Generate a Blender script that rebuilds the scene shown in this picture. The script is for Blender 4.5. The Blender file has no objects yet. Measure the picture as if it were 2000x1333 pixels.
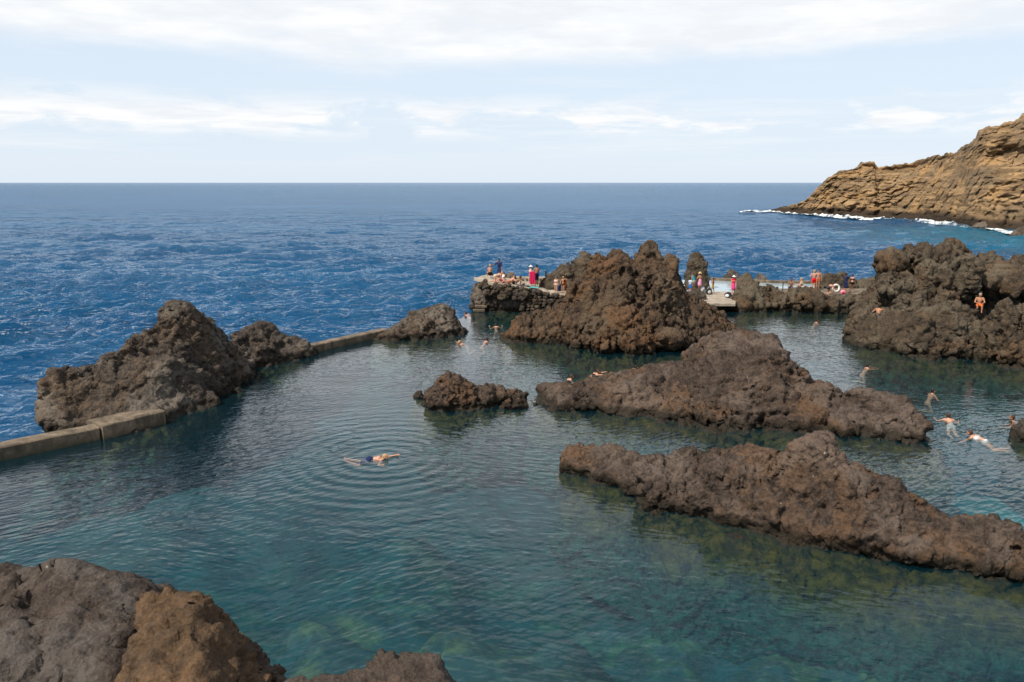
import bpy, bmesh, math, random
import numpy as np
from mathutils import Vector

# ------------------------------------------------------------------ camera, sky, sun, exposure
S = bpy.context.scene
COL = S.collection
F = 1500.0                       # focal length in photo pixels (2000 wide)
H = 10.5                         # eye height above the water
PITCH = math.atan(309.5 / F)
cam_data = bpy.data.cameras.new('camera')
cam_data.sensor_width = 36.0
cam_data.lens = F / 2000.0 * 36.0
cam_data.clip_start = 0.1
cam_data.clip_end = 90000
cam = bpy.data.objects.new('camera', cam_data)
cam.location = (0, 0, H)
cam.rotation_euler = (math.pi / 2 - PITCH, 0, 0)
COL.objects.link(cam)
S.camera = cam
S.view_settings.view_transform = 'Standard'
S.view_settings.look = 'None'
S.view_settings.exposure = 0.2
S.view_settings.gamma = 1.0
S.view_settings.use_curve_mapping = False
S.cycles.use_denoising = True
S.cycles.max_bounces = 8
S.cycles.transparent_max_bounces = 12
S.cycles.caustics_reflective = False
S.cycles.caustics_refractive = False

SUN_EL, SUN_AZ = 52.0, 232.0     # azimuth clockwise from +Y (view direction): behind the camera, to the left
world = bpy.data.worlds.new('World')
S.world = world
world.use_nodes = True
wn = world.node_tree.nodes; wl = world.node_tree.links
wn.clear()

class NT:
    """tiny node-tree writer"""
    def __init__(self, tree):
        self.t = tree; self.n = tree.nodes; self.l = tree.links
    def node(self, typ, ins=None, **kw):
        nd = self.n.new(typ)
        for k, v in kw.items(): setattr(nd, k, v)
        for k, v in (ins or {}).items(): self.set(nd.inputs[k], v)
        return nd
    def set(self, sock, v):
        if isinstance(v, bpy.types.NodeSocket): self.l.new(v, sock)
        elif isinstance(v, bpy.types.Node): self.l.new(v.outputs[0], sock)
        else: sock.default_value = v
    def math(self, op, a, b=0.0, c=None, clamp=False):
        nd = self.n.new('ShaderNodeMath'); nd.operation = op; nd.use_clamp = clamp
        self.set(nd.inputs[0], a); self.set(nd.inputs[1], b)
        if c is not None: self.set(nd.inputs[2], c)
        return nd.outputs[0]
    def ramp(self, v, lo, hi, a=0.0, b=1.0, smooth=True):
        nd = self.n.new('ShaderNodeMapRange')
        nd.interpolation_type = 'SMOOTHSTEP' if smooth else 'LINEAR'
        for i, x in enumerate((v, lo, hi, a, b)): self.set(nd.inputs[i], x)
        return nd.outputs[0]
    def mix(self, f, a, b):
        nd = self.n.new('ShaderNodeMix'); nd.data_type = 'RGBA'
        self.set(nd.inputs[0], f); self.set(nd.inputs[6], a); self.set(nd.inputs[7], b)
        return nd.outputs[2]
    def noise(self, vec, scale, detail=4.0, rough=0.55, dist=0.0):
        nd = self.n.new('ShaderNodeTexNoise')
        self.set(nd.inputs['Vector'], vec)
        nd.inputs['Scale'].default_value = scale; nd.inputs['Detail'].default_value = detail
        nd.inputs['Roughness'].default_value = rough; nd.inputs['Distortion'].default_value = dist
        return nd.outputs[0]
    def voro(self, vec, scale, feature='F1', out='Distance'):
        nd = self.n.new('ShaderNodeTexVoronoi'); nd.feature = feature
        self.set(nd.inputs['Vector'], vec); nd.inputs['Scale'].default_value = scale
        return nd.outputs[out]
    def mapping(self, vec, scale=(1, 1, 1), rot=(0, 0, 0), loc=(0, 0, 0), turn=None):
        nd = self.n.new('ShaderNodeMapping')
        if turn is not None:            # turn the axes first, then stretch along them
            nd.vector_type = 'TEXTURE'; rot = (0, 0, math.radians(turn)); scale = tuple(1 / k for k in scale)
        self.set(nd.inputs[0], vec)
        nd.inputs['Location'].default_value = loc; nd.inputs['Rotation'].default_value = rot; nd.inputs['Scale'].default_value = scale
        return nd.outputs[0]

def build_sky():
    t = NT(world.node_tree)
    out = t.node('ShaderNodeOutputWorld'); bg = t.node('ShaderNodeBackground')
    sky = t.node('ShaderNodeTexSky', sky_type='NISHITA')
    sky.sun_disc = False
    sky.sun_elevation = math.radians(SUN_EL); sky.sun_rotation = math.radians(SUN_AZ)
    sky.altitude = 10; sky.air_density = 1.0; sky.dust_density = 1.2; sky.ozone_density = 1.2
    tc = t.node('ShaderNodeTexCoord')
    d = tc.outputs['Generated']
    sep = t.node('ShaderNodeSeparateXYZ', {0: d})
    x, y, z = sep.outputs
    zc = t.math('MAXIMUM', z, 0.0)
    den = t.math('ADD', zc, 0.035)
    u = t.math('DIVIDE', x, den); v = t.math('DIVIDE', y, den)
    comb = t.node('ShaderNodeCombineXYZ', {0: u, 1: v, 2: 0.0})
    # high deck of thin bright cloud: begins about nine degrees up and carries on overhead
    nz = t.noise(comb.outputs[0], 0.32, 6.0, 0.55, 0.6)
    edge = t.math('ADD', z, t.math('MULTIPLY', t.math('SUBTRACT', nz, 0.5), 0.11))
    deck = t.ramp(edge, 0.130, 0.162)
    thin = t.ramp(t.noise(comb.outputs[0], 0.9, 5.0, 0.6), 0.3, 0.62, 0.72, 1.0)
    deck = t.math('MULTIPLY', deck, thin)
    gaps = t.ramp(t.noise(comb.outputs[0], 0.75, 6.0, 0.6, 0.5), 0.44, 0.60)
    high = t.ramp(z, 0.25, 0.42)
    deck = t.math('MULTIPLY', deck, t.math('SUBTRACT', 1.0, t.math('MULTIPLY', high, t.math('SUBTRACT', 1.0, gaps))))
    # small flat cumulus in the clear band above the horizon
    mp = t.mapping(d, (8.0, 8.0, 27.0), loc=(0.4, 0, 0.3))
    cn = t.noise(mp, 1.0, 7.0, 0.58, 0.3)
    band = t.math('MULTIPLY', t.ramp(z, 0.045, 0.072), t.ramp(z, 0.115, 0.075))
    cum = t.math('MULTIPLY', t.ramp(cn, 0.45, 0.57), band)
    mp2 = t.mapping(d, (3.0, 3.0, 70.0), loc=(3, 1, 7))
    st = t.math('MULTIPLY', t.ramp(t.noise(mp2, 1.0, 5.0, 0.55), 0.44, 0.68), t.math('MULTIPLY', t.ramp(z, 0.012, 0.04), t.ramp(z, 0.16, 0.06)))
    st = t.math('MULTIPLY', st, 0.35)
    m = t.math('MAXIMUM', t.math('MAXIMUM', deck, cum), st)
    # hazy air whitens the clear sky
    clear = t.mix(t.ramp(z, 0.12, 0.5, 0.78, 0.12), sky.outputs[0], (8.6, 9.8, 11.2, 1))
    low = t.ramp(z, 0.0, 0.09, 1.0, 0.0)
    clear = t.mix(t.math('MULTIPLY', low, 0.35), clear, (8.6, 9.4, 10.3, 1))
    shade = t.noise(comb.outputs[0], 1.3, 5.0, 0.6)
    ccol = t.mix(t.ramp(shade, 0.35, 0.65), (9.0, 9.35, 9.8, 1), (10.5, 10.5, 10.5, 1))
    c = t.mix(m, clear, ccol)
    t.set(bg.inputs[0], c); bg.inputs[1].default_value = 0.085
    t.l.new(bg.outputs[0], out.inputs[0])
build_sky()

sun_data = bpy.data.lights.new('sun', 'SUN')
sun_data.energy = 4.8
sun_data.angle = math.radians(1.5)
sun_data.color = (1.0, 0.91, 0.78)
sun = bpy.data.objects.new('sun', sun_data)
a, e = math.radians(SUN_AZ), math.radians(SUN_EL)
SUN_DIR = Vector((math.sin(a) * math.cos(e), math.cos(a) * math.cos(e), math.sin(e)))
sun.rotation_euler = (-SUN_DIR).to_track_quat('-Z', 'Y').to_euler()
COL.objects.link(sun)

# ------------------------------------------------------------------ helpers
ST, CT = math.sin(PITCH), math.cos(PITCH)
def ray(px, py):
    cx, cy = (px - 1000.0) / F, (666.5 - py) / F
    return Vector((cx, CT + cy * ST, -ST + cy * CT))
def at(px, py, z=0.0):
    """ground point seen at a photo pixel, on the level z"""
    r = ray(px, py); k = (z - H) / r.z
    return Vector((r.x * k, r.y * k, z))
def at_depth(px, py, y):
    r = ray(px, py); k = y / r.y
    return Vector((r.x * k, y, H + r.z * k))
def row_of(y, z=0.0):
    """photo row of a point on the centre line at depth y"""
    q = (z - H) / y
    return 666.5 - F * (q * CT + ST) / (CT - q * ST)

def tag(o, label=None, cat=None, group=None, kind=None):
    if label: o['label'] = label
    if cat: o['category'] = cat
    if group: o['group'] = group
    if kind: o['kind'] = kind
    return o
def link(name, me, mat=None, parent=None):
    o = bpy.data.objects.new(name, me); COL.objects.link(o)
    if mat is not None and len(me.materials) == 0: me.materials.append(mat)
    if parent is not None: o.parent = parent
    return o
def empty(name, loc=(0, 0, 0), rz=0.0):
    o = bpy.data.objects.new(name, None); COL.objects.link(o)
    o.location = loc; o.rotation_euler = (0, 0, rz); o.empty_display_size = 0.2
    return o
def pymesh(name, verts, faces, smooth=False):
    me = bpy.data.meshes.new(name)
    me.from_pydata([tuple(v) for v in verts], [], faces); me.update()
    if smooth:
        me.polygons.foreach_set('use_smooth', np.ones(len(me.polygons), bool))
    return me
def grid_mesh(name, P, smooth=True, keep=None):
    """P: (rows, cols, 3) array -> mesh"""
    r, c = P.shape[:2]
    idx = np.arange(r * c).reshape(r, c)
    q = np.stack([idx[:-1, :-1], idx[:-1, 1:], idx[1:, 1:], idx[1:, :-1]], -1).reshape(-1, 4)
    if keep is not None: q = q[keep.reshape(-1)]
    me = bpy.data.meshes.new(name)
    me.vertices.add(r * c); me.vertices.foreach_set('co', P.reshape(-1).astype(np.float32))
    me.loops.add(q.size); me.loops.foreach_set('vertex_index', q.reshape(-1).astype(np.int32))
    me.polygons.add(len(q)); me.polygons.foreach_set('loop_start', (np.arange(len(q)) * 4).astype(np.int32))
    me.polygons.foreach_set('use_smooth', np.full(len(q), smooth))
    me.update(calc_edges=True); me.validate()
    return me

# ---- numpy noise
_rng = np.random.RandomState(7)
_PERM = np.concatenate([_rng.permutation(1024)] * 2).astype(np.int64)
_G = _rng.normal(size=(1024, 3)); _G /= np.linalg.norm(_G, axis=1)[:, None]
_J = _rng.rand(1024, 3)
def _hash(i, j, k):
    return _PERM[(_PERM[(_PERM[i & 1023] + j) & 1023] + k) & 1023]
def gnoise(p):
    i = np.floor(p).astype(np.int64); f = p - i
    w = f * f * f * (f * (f * 6 - 15) + 10)
    r = 0
    for dx in (0, 1):
        for dy in (0, 1):
            for dz in (0, 1):
                g = _G[_hash(i[:, 0] + dx, i[:, 1] + dy, i[:, 2] + dz)]
                dot = g[:, 0] * (f[:, 0] - dx) + g[:, 1] * (f[:, 1] - dy) + g[:, 2] * (f[:, 2] - dz)
                r = r + dot * (w[:, 0] if dx else 1 - w[:, 0]) * (w[:, 1] if dy else 1 - w[:, 1]) * (w[:, 2] if dz else 1 - w[:, 2])
    return r * 1.6
def fbm(p, oct=4, gain=0.5, lac=2.03):
    r = 0; a = 1.0; q = p.copy()
    for _ in range(oct):
        r = r + a * gnoise(q); a *= gain; q = q * lac + 17.3
    return r
def ridged(p, oct=4, gain=0.5):
    r = 0; a = 1.0; q = p.copy()
    for _ in range(oct):
        r = r + a * (1 - 2 * np.abs(gnoise(q))); a *= gain; q = q * 2.03 + 9.1
    return r
def worley(p):
    i = np.floor(p).astype(np.int64); f = p - i
    f1 = np.full(len(p), 9.0); f2 = np.full(len(p), 9.0)
    for dx in (-1, 0, 1):
        for dy in (-1, 0, 1):
            for dz in (-1, 0, 1):
                j = _J[_hash(i[:, 0] + dx, i[:, 1] + dy, i[:, 2] + dz)]
                d = (dx + j[:, 0] - f[:, 0]) ** 2 + (dy + j[:, 1] - f[:, 1]) ** 2 + (dz + j[:, 2] - f[:, 2]) ** 2
                f2 = np.minimum(f2, np.maximum(f1, d)); f1 = np.minimum(f1, d)
    return np.sqrt(f1), np.sqrt(f2)

def cells(p):
    """nearest-cell hash, offset from its centre, F1 and F2"""
    i = np.floor(p).astype(np.int64); f = p - i
    n = len(p); f1 = np.full(n, 9.0); f2 = np.full(n, 9.0); hid = np.zeros(n, np.int64); dv = np.zeros((n, 3))
    for dx in (-1, 0, 1):
        for dy in (-1, 0, 1):
            for dz in (-1, 0, 1):
                h = _hash(i[:, 0] + dx, i[:, 1] + dy, i[:, 2] + dz); j = _J[h]
                v = f - (j + np.array([dx, dy, dz]))
                d = (v * v).sum(1)
                f2 = np.minimum(f2, np.maximum(f1, d)); m = d < f1
                f1[m] = d[m]; hid[m] = h[m]; dv[m] = v[m]
    return hid, dv, np.sqrt(f1), np.sqrt(f2)
def facets(p, no):
    """angular broken-rock relief, about -1..1: every cell is a tilted plane at its own level, with a crack between cells"""
    h, dv, f1, f2 = cells(p)
    g = _G[(h * 7 + 3) % 1024]; lev = _J[(h * 5 + 11) % 1024, 0] * 2 - 1
    g = g - (g * no).sum(1)[:, None] * no
    return 0.55 * lev + 1.25 * (g * dv).sum(1) - 0.16 * np.clip(1 - (f2 - f1) * 7.0, 0, 1)

def remesh(me, voxel):
    """voxel-union of everything in a closed mesh"""
    o = bpy.data.objects.new('tmp', me); COL.objects.link(o)
    m = o.modifiers.new('r', 'REMESH'); m.mode = 'VOXEL'; m.voxel_size = voxel; m.adaptivity = 0.0
    dg = bpy.context.evaluated_depsgraph_get()
    res = bpy.data.meshes.new_from_object(o.evaluated_get(dg))
    bpy.data.objects.remove(o); bpy.data.meshes.remove(me)
    return res
def get_co(me):
    a = np.empty(len(me.vertices) * 3, np.float32); me.vertices.foreach_get('co', a)
    return a.reshape(-1, 3).astype(np.float64)
def get_no(me):
    a = np.empty(len(me.vertices) * 3, np.float32); me.vertex_normals.foreach_get('vector', a)
    return a.reshape(-1, 3).astype(np.float64)
def set_co(me, co):
    me.vertices.foreach_set('co', co.reshape(-1).astype(np.float32)); me.update()

# ------------------------------------------------------------------ materials
def new_mat(name):
    m = bpy.data.materials.new(name); m.use_nodes = True
    m.node_tree.nodes.clear()
    return m, NT(m.node_tree)
def finish(t, surf, vol=None):
    o = t.node('ShaderNodeOutputMaterial'); t.set(o.inputs[0], surf)
    if vol is not None: t.set(o.inputs[1], vol)

def rock_material(name, dark, mid, rust, rust_amt, pale, pale_amt, specks=0.5, fine=1.0):
    m, t = new_mat(name)
    geo = t.node('ShaderNodeNewGeometry'); p = geo.outputs['Position']
    z = t.node('ShaderNodeSeparateXYZ', {0: p}).outputs[2]
    n1 = t.noise(p, 0.42, 6, 0.6, 0.5); n2 = t.noise(p, 2.6, 7, 0.65); n3 = t.noise(p, 0.3, 5, 0.6, 0.8)
    c = t.mix(t.ramp(n2, 0.32, 0.68), dark, mid)
    c = t.mix(t.math('MULTIPLY', t.ramp(t.math('ADD', t.math('MULTIPLY', n3, 0.7), t.math('MULTIPLY', n2, 0.3)), 0.47, 0.6), rust_amt), c, rust)
    c = t.mix(t.math('MULTIPLY', t.ramp(n1, 0.47, 0.6), pale_amt), c, pale)
    grit = t.noise(p, 14.0 * fine, 5, 0.7)
    c = t.mix(t.ramp(grit, 0.42, 0.72, 0.0, 0.6), c, t.mix(0.5, c, (0.20, 0.16, 0.125, 1)))
    c = t.mix(t.ramp(t.noise(p, 5.0, 6, 0.7, 0.3), 0.5, 0.36, 0.0, 0.7), c, dark)
    # bird lime and shell grit
    sp = t.voro(p, 2.1)
    spm = t.math('MULTIPLY', t.ramp(sp, 0.075, 0.04), t.ramp(t.noise(p, 0.7, 3), 0.5, 0.62))
    c = t.mix(t.math('MULTIPLY', spm, specks), c, (0.5, 0.47, 0.42, 1))
    # splash zone: dark wet lava, then olive weed below the water line
    zz = t.math('ADD', z, t.math('MULTIPLY', t.math('SUBTRACT', n2, 0.5), 0.35))
    c = t.mix(t.ramp(zz, 0.52, 0.22, 0.0, 0.88), c, (0.015, 0.012, 0.007, 1))
    weed = t.mix(t.ramp(n2, 0.35, 0.65), (0.015, 0.0135, 0.002, 1), (0.085, 0.068, 0.006, 1))
    weed = t.mix(t.ramp(t.math('ADD', z, t.math('MULTIPLY', t.math('SUBTRACT', n1, 0.5), 1.6)), -0.6, -1.5), weed, t.mix(t.ramp(n2, 0.35, 0.65), (0.010, 0.036, 0.03, 1), (0.026, 0.082, 0.065, 1)))  # deep down it fades to the water's scattered tint, put into the colour
    c = t.mix(t.ramp(zz, 0.03, -0.12), c, weed)
    b = t.node('ShaderNodeBsdfPrincipled')
    t.set(b.inputs['Base Color'], c)
    t.set(b.inputs['Roughness'], t.ramp(zz, 0.3, 0.05, 0.92, 0.5))
    b.inputs['Specular IOR Level'].default_value = 0.25
    hgt = t.math('ADD', t.math('MULTIPLY', t.noise(p, 6.0 * fine, 8, 0.72), 1.0), t.math('MULTIPLY', t.voro(p, 9.0 * fine), 0.45))
    bp = t.node('ShaderNodeBump', {'Height': hgt, 'Distance': 0.13 / fine, 'Strength': 0.75})
    t.set(b.inputs['Normal'], bp)
    finish(t, b)
    return m

ROCK_GREY = rock_material('lava_grey', (0.022, 0.018, 0.015, 1), (0.072, 0.057, 0.046, 1), (0.105, 0.07, 0.043, 1), 0.6, (0.15, 0.128, 0.105, 1), 0.7)
ROCK_BROWN = rock_material('lava_brown', (0.021, 0.015, 0.012, 1), (0.068, 0.047, 0.036, 1), (0.118, 0.062, 0.029, 1), 0.65, (0.118, 0.09, 0.074, 1), 0.7)
ROCK_RUST = rock_material('lava_rust', (0.024, 0.016, 0.011, 1), (0.078, 0.049, 0.029, 1), (0.115, 0.056, 0.022, 1), 0.7, (0.098, 0.072, 0.045, 1), 0.5, 0.3)
ROCK_OLIVE = rock_material('lava_olive', (0.0216, 0.0166, 0.0115, 1), (0.0706, 0.0511, 0.0331, 1), (0.1080, 0.0598, 0.0274, 1), 0.6, (0.1188, 0.1008, 0.0720, 1), 0.6, 0.3)
ROCK_NEAR = rock_material('lava_near', (0.0288, 0.0216, 0.0180, 1), (0.0684, 0.0518, 0.0425, 1), (0.0900, 0.0504, 0.0324, 1), 0.6, (0.0936, 0.0828, 0.0756, 1), 0.75, 0.5, 1.6)
ROCK_ORANGE = rock_material('lava_orange', (0.0468, 0.0288, 0.0158, 1), (0.1224, 0.0706, 0.0346, 1), (0.1512, 0.0792, 0.0324, 1), 0.6, (0.0756, 0.0576, 0.0504, 1), 0.7, 0.4, 1.8)

def concrete_material(name, base, dark):
    m, t = new_mat(name)
    p = t.node('ShaderNodeNewGeometry').outputs['Position']
    nz = t.node('ShaderNodeSeparateXYZ', {0: t.node('ShaderNodeNewGeometry').outputs['True Normal']}).outputs[2]
    z = t.node('ShaderNodeSeparateXYZ', {0: p}).outputs[2]
    n = t.noise(p, 1.4, 7, 0.65); n2 = t.noise(p, 9.0, 6, 0.7)
    c = t.mix(t.ramp(n, 0.3, 0.7), dark, base)
    c = t.mix(t.ramp(n2, 0.45, 0.7, 0, 0.75), c, dark)
    c = t.mix(t.ramp(t.noise(t.mapping(p, (2.2, 2.2, 0.5)), 1.0, 6, 0.7), 0.5, 0.64, 0, 0.7), c, tuple(k * 0.55 for k in dark[:3]) + (1,))
    c = t.mix(t.ramp(t.math('ADD', z, t.math('MULTIPLY', n, 0.4)), 0.55, 0.12, 0, 0.8), c, (0.045, 0.04, 0.02, 1))
    b = t.node('ShaderNodeBsdfPrincipled'); t.set(b.inputs['Base Color'], c); b.inputs['Roughness'].default_value = 0.9
    t.set(b.inputs['Normal'], t.node('ShaderNodeBump', {'Height': t.noise(p, 18.0, 6, 0.7), 'Distance': 0.04, 'Strength': 0.6}))
    finish(t, b)
    return m
CONCRETE = concrete_material('old_concrete', (0.23, 0.175, 0.12, 1), (0.07, 0.056, 0.038, 1))
PAVING = concrete_material('pale_cement', (0.42, 0.36, 0.29, 1), (0.26, 0.22, 0.17, 1))

def plain(name, col, rough=0.7, var=0.25, scale=14.0, spec=0.3):
    m, t = new_mat(name)
    p = t.node('ShaderNodeTexCoord').outputs['Object']
    n = t.noise(p, scale, 4, 0.6)
    d = tuple(x * (1 - var) for x in col[:3]) + (1,)
    b = t.node('ShaderNodeBsdfPrincipled')
    t.set(b.inputs['Base Color'], t.mix(t.ramp(n, 0.3, 0.7), d, tuple(col[:3]) + (1,)))
    b.inputs['Roughness'].default_value = rough; b.inputs['Specular IOR Level'].default_value = spec
    finish(t, b)
    return m

# ------------------------------------------------------------------ water
SWIM = at(750, 893)
def pool_material():
    m, t = new_mat('pool_water')
    p = t.node('ShaderNodeNewGeometry').outputs['Position']
    # wind ripples: fine crests slanting up to the right near the eye, lying across the view further off
    side = t.ramp(t.noise(p, 0.06, 2, 0.5), 0.4, 0.6)
    fa = t.noise(t.mapping(p, (2.0, 4.8, 1), turn=36), 1.0, 1.5, 0.45, 0.15)
    fb = t.noise(t.mapping(p, (1.8, 4.3, 1), turn=-16), 1.0, 1.5, 0.45, 0.15)
    fine = t.math('ADD', t.math('MULTIPLY', fa, t.math('SUBTRACT', 1.15, side)), t.math('MULTIPLY', fb, t.math('ADD', 0.15, side)))
    midw = t.noise(t.mapping(p, (0.5, 1.5, 1), turn=6), 1.0, 2.0, 0.45, 0.2)
    long = t.noise(t.mapping(p, (0.16, 0.4, 1), turn=-12), 1.0, 2.0, 0.45, 0.3)
    h = t.math('ADD', t.math('MULTIPLY', fine, 1.05), t.math('ADD', t.math('MULTIPLY', midw, 0.95), t.math('MULTIPLY', long, 1.3)))
    calm = t.ramp(t.noise(p, 0.09, 3, 0.5), 0.35, 0.65, 0.5, 1.15)
    h = t.math('MULTIPLY', h, calm)
    # rings round the floating swimmer
    dv = t.node('ShaderNodeVectorMath', {0: p, 1: (SWIM.x, SWIM.y, 0)}, operation='SUBTRACT')
    ln = t.node('ShaderNodeVectorMath', {0: dv.outputs[0]}, operation='LENGTH').outputs['Value']
    ring = t.math('SINE', t.math('MULTIPLY', ln, 9.5))
    ring = t.math('MULTIPLY', ring, t.math('MULTIPLY', t.ramp(ln, 9.5, 1.0), 0.2))
    h = t.math('ADD', h, ring)
    bp = t.node('ShaderNodeBump', {'Height': h, 'Distance': 0.033, 'Strength': 1.0})
    gl = t.node('ShaderNodeBsdfGlossy', {'Color': (1, 1, 1, 1), 'Roughness': 0.03, 'Normal': bp.outputs[0]})
    tr = t.node('ShaderNodeBsdfTransparent', {'Color': (0.96, 0.99, 0.98, 1)})
    df = t.node('ShaderNodeBsdfDiffuse', {'Color': (0.004, 0.048, 0.074, 1)})
    body = t.node('ShaderNodeMixShader', {0: 0.21, 1: tr.outputs[0], 2: df.outputs[0]})
    fr0 = t.node('ShaderNodeFresnel', {'IOR': 1.33, 'Normal': bp.outputs[0]})
    fr = t.node('ShaderNodeMath', {0: fr0.outputs[0], 1: 1.22}, operation='MULTIPLY')
    sh = t.node('ShaderNodeMixShader', {0: fr.outputs[0], 1: body.outputs[0], 2: gl.outputs[0]})
    ab = t.node('ShaderNodeVolumeAbsorption', {'Color': (0.35, 0.86, 0.90, 1), 'Density': 0.27})
    finish(t, sh.outputs[0], ab.outputs[0])
    return m
def sea_material():
    m, t = new_mat('sea_water')
    p = t.node('ShaderNodeNewGeometry').outputs['Position']
    r1 = t.mapping(p, (0.55, 1.5, 1.0), (0, 0, math.radians(-10)))
    h = t.math('ADD', t.math('MULTIPLY', t.noise(r1, 1.1, 5, 0.6, 0.4), 0.75), t.math('MULTIPLY', t.noise(r1, 0.26, 4, 0.6, 0.3), 2.4))
    far = t.noise(t.mapping(p, (0.22, 0.075, 1.0)), 1.0, 4, 0.65, 0.2)
    h = t.math('ADD', h, t.math('MULTIPLY', far, 6.0))
    bp = t.node('ShaderNodeBump', {'Height': h, 'Distance': 0.42, 'Strength': 1.0})
    # greener water over the shallows by the headland
    sx = t.node('ShaderNodeSeparateXYZ', {0: p})
    cove = t.node('ShaderNodeVectorMath', {0: p, 1: (105, 150, 0)}, operation='DISTANCE').outputs['Value']
    n = t.noise(p, 0.03, 4, 0.6)
    sh = t.ramp(t.math('ADD', cove, t.math('MULTIPLY', n, 50)), 80, 35)
    c = t.mix(t.ramp(t.noise(t.mapping(p, (0.3, 1, 1)), 0.02, 4, 0.6), 0.35, 0.65), (0.005, 0.047, 0.118, 1), (0.008, 0.066, 0.152, 1))
    c = t.mix(t.math('MULTIPLY', sh, 0.6), c, (0.010, 0.13, 0.18, 1))
    gl = t.node('ShaderNodeBsdfGlossy', {'Color': (0.80, 0.90, 1.0, 1), 'Roughness': 0.07, 'Normal': bp.outputs[0]})
    df = t.node('ShaderNodeBsdfDiffuse', {'Color': c})
    fr = t.node('ShaderNodeFresnel', {'IOR': 1.33, 'Normal': bp.outputs[0]})
    # unresolved wave slopes keep far water from ever acting as a flat mirror
    k = t.math('MINIMUM', t.math('MULTIPLY', fr.outputs[0], 1.15), 0.56)
    mx = t.node('ShaderNodeMixShader', {0: k, 1: df.outputs[0], 2: gl.outputs[0]})
    finish(t, mx.outputs[0])
    return m

# the pool's outline on the water plane (behind walls and rocks wherever it meets the sea)
POOL = [(-60, 24.0), ]
for q in ((0, 880), (150, 848), (320, 790), (420, 725), (470, 700), (560, 680), (610, 672), (670, 662), (745, 648), (820, 640), (900, 622), (926, 606), (960, 596), (1060, 592), (1200, 600), (1340, 596), (1420, 596), (1560, 600), (1700, 606), (1760, 640), (1900, 660), (2100, 670)):
    w = at(*q); POOL.append((w.x, w.y))
POOL += [(60, 46), (60, 2), (-60, 2)]
def inside(px, py, poly):
    r = np.zeros(px.shape, bool); n = len(poly); j = n - 1
    for i in range(n):
        xi, yi = poly[i]; xj, yj = poly[j]
        with np.errstate(divide='ignore', invalid='ignore'):
            c = ((yi > py) != (yj > py)) & (px < (xj - xi) * (py - yi) / (yj - yi + 1e-12) + xi)
        r ^= c; j = i
    return r

def build_water():
    from mathutils.geometry import tessellate_polygon
    me = pymesh('pool_water', [(x, y, 0) for x, y in POOL], [t for t in tessellate_polygon([[Vector((x, y, 0)) for x, y in POOL]])])
    bm = bmesh.new(); bm.from_mesh(me)
    for f in bm.faces:
        f.normal_update()
        if f.normal.z < 0: f.normal_flip()
    bm.to_mesh(me); bm.free()
    tag(link('pool_water', me, pool_material()), kind='structure', label='clear teal water of the natural lava pool')
    # sea: rows crowd towards the eye, waves are real displacement
    inv = np.linspace(1 / 22.0, 1 / 900.0, 740)
    ys = np.concatenate([1 / inv, np.array([1100, 1400, 2000, 3000, 5000, 9000, 20000, 60000])])
    us = np.linspace(-1.0, 1.0, 560)
    Y = np.repeat(ys[:, None], len(us), 1); X = us[None, :] * (Y * 0.80 + 14)
    dy = np.gradient(ys)[:, None]
    rs = np.random.RandomState(3)
    Z = np.zeros_like(X)
    for k in range(64):
        lam = 0.9 * (16 / 0.9) ** (k / 63.0) * rs.uniform(0.9, 1.1)
        th = math.radians(-78) + rs.normal() * 0.42           # wind from the left and far side
        amp = 0.023 * lam ** 0.9
        amp *= 1.25 if lam < 3.5 else (0.7 if lam < 6 else 0.38)
        ph = rs.uniform(0, 6.28); kx, ky = math.cos(th) * 6.283 / lam, math.sin(th) * 6.283 / lam
        fade = np.clip((lam / np.maximum(dy, 0.05) - 2.0) / 2.5, 0, 1)
        s = np.sin(kx * X + ky * Y + ph + 0.45 * np.sin(0.13 * X + 0.07 * Y + k))
        Z += amp * fade * (np.exp(s) - 1.27) * 0.8
    gust = 0.65 + 0.7 * np.clip(fbm(np.stack([X.ravel() * 0.03, Y.ravel() * 0.045, 0 * X.ravel()], 1), 3).reshape(X.shape) + 0.45, 0, 1)
    near = np.clip((Y - 24) / 30.0, 0.45, 1.0)
    pe = np.full(X.shape, 1e9); n = len(POOL)
    for i in range(1, n - 3):
        ax, ay = POOL[i]; bx, by = POOL[i + 1]; L2 = (bx - ax) ** 2 + (by - ay) ** 2
        tt = np.clip(((X - ax) * (bx - ax) + (Y - ay) * (by - ay)) / L2, 0, 1)
        pe = np.minimum(pe, np.hypot(X - ax - tt * (bx - ax), Y - ay - tt * (by - ay)))
    Z = Z * gust * near * np.clip(pe / 4.0, 0.03, 1) - 0.01
    P = np.stack([X, Y, Z], -1)
    cx = (X[:-1, :-1] + X[1:, 1:]) / 2; cy = (Y[:-1, :-1] + Y[1:, 1:]) / 2
    keep = ~inside(cx, cy, POOL)
    tag(link('sea', grid_mesh('sea', P, True, keep), sea_material()), kind='structure', label='deep blue ocean with wind chop reaching the horizon')

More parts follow.
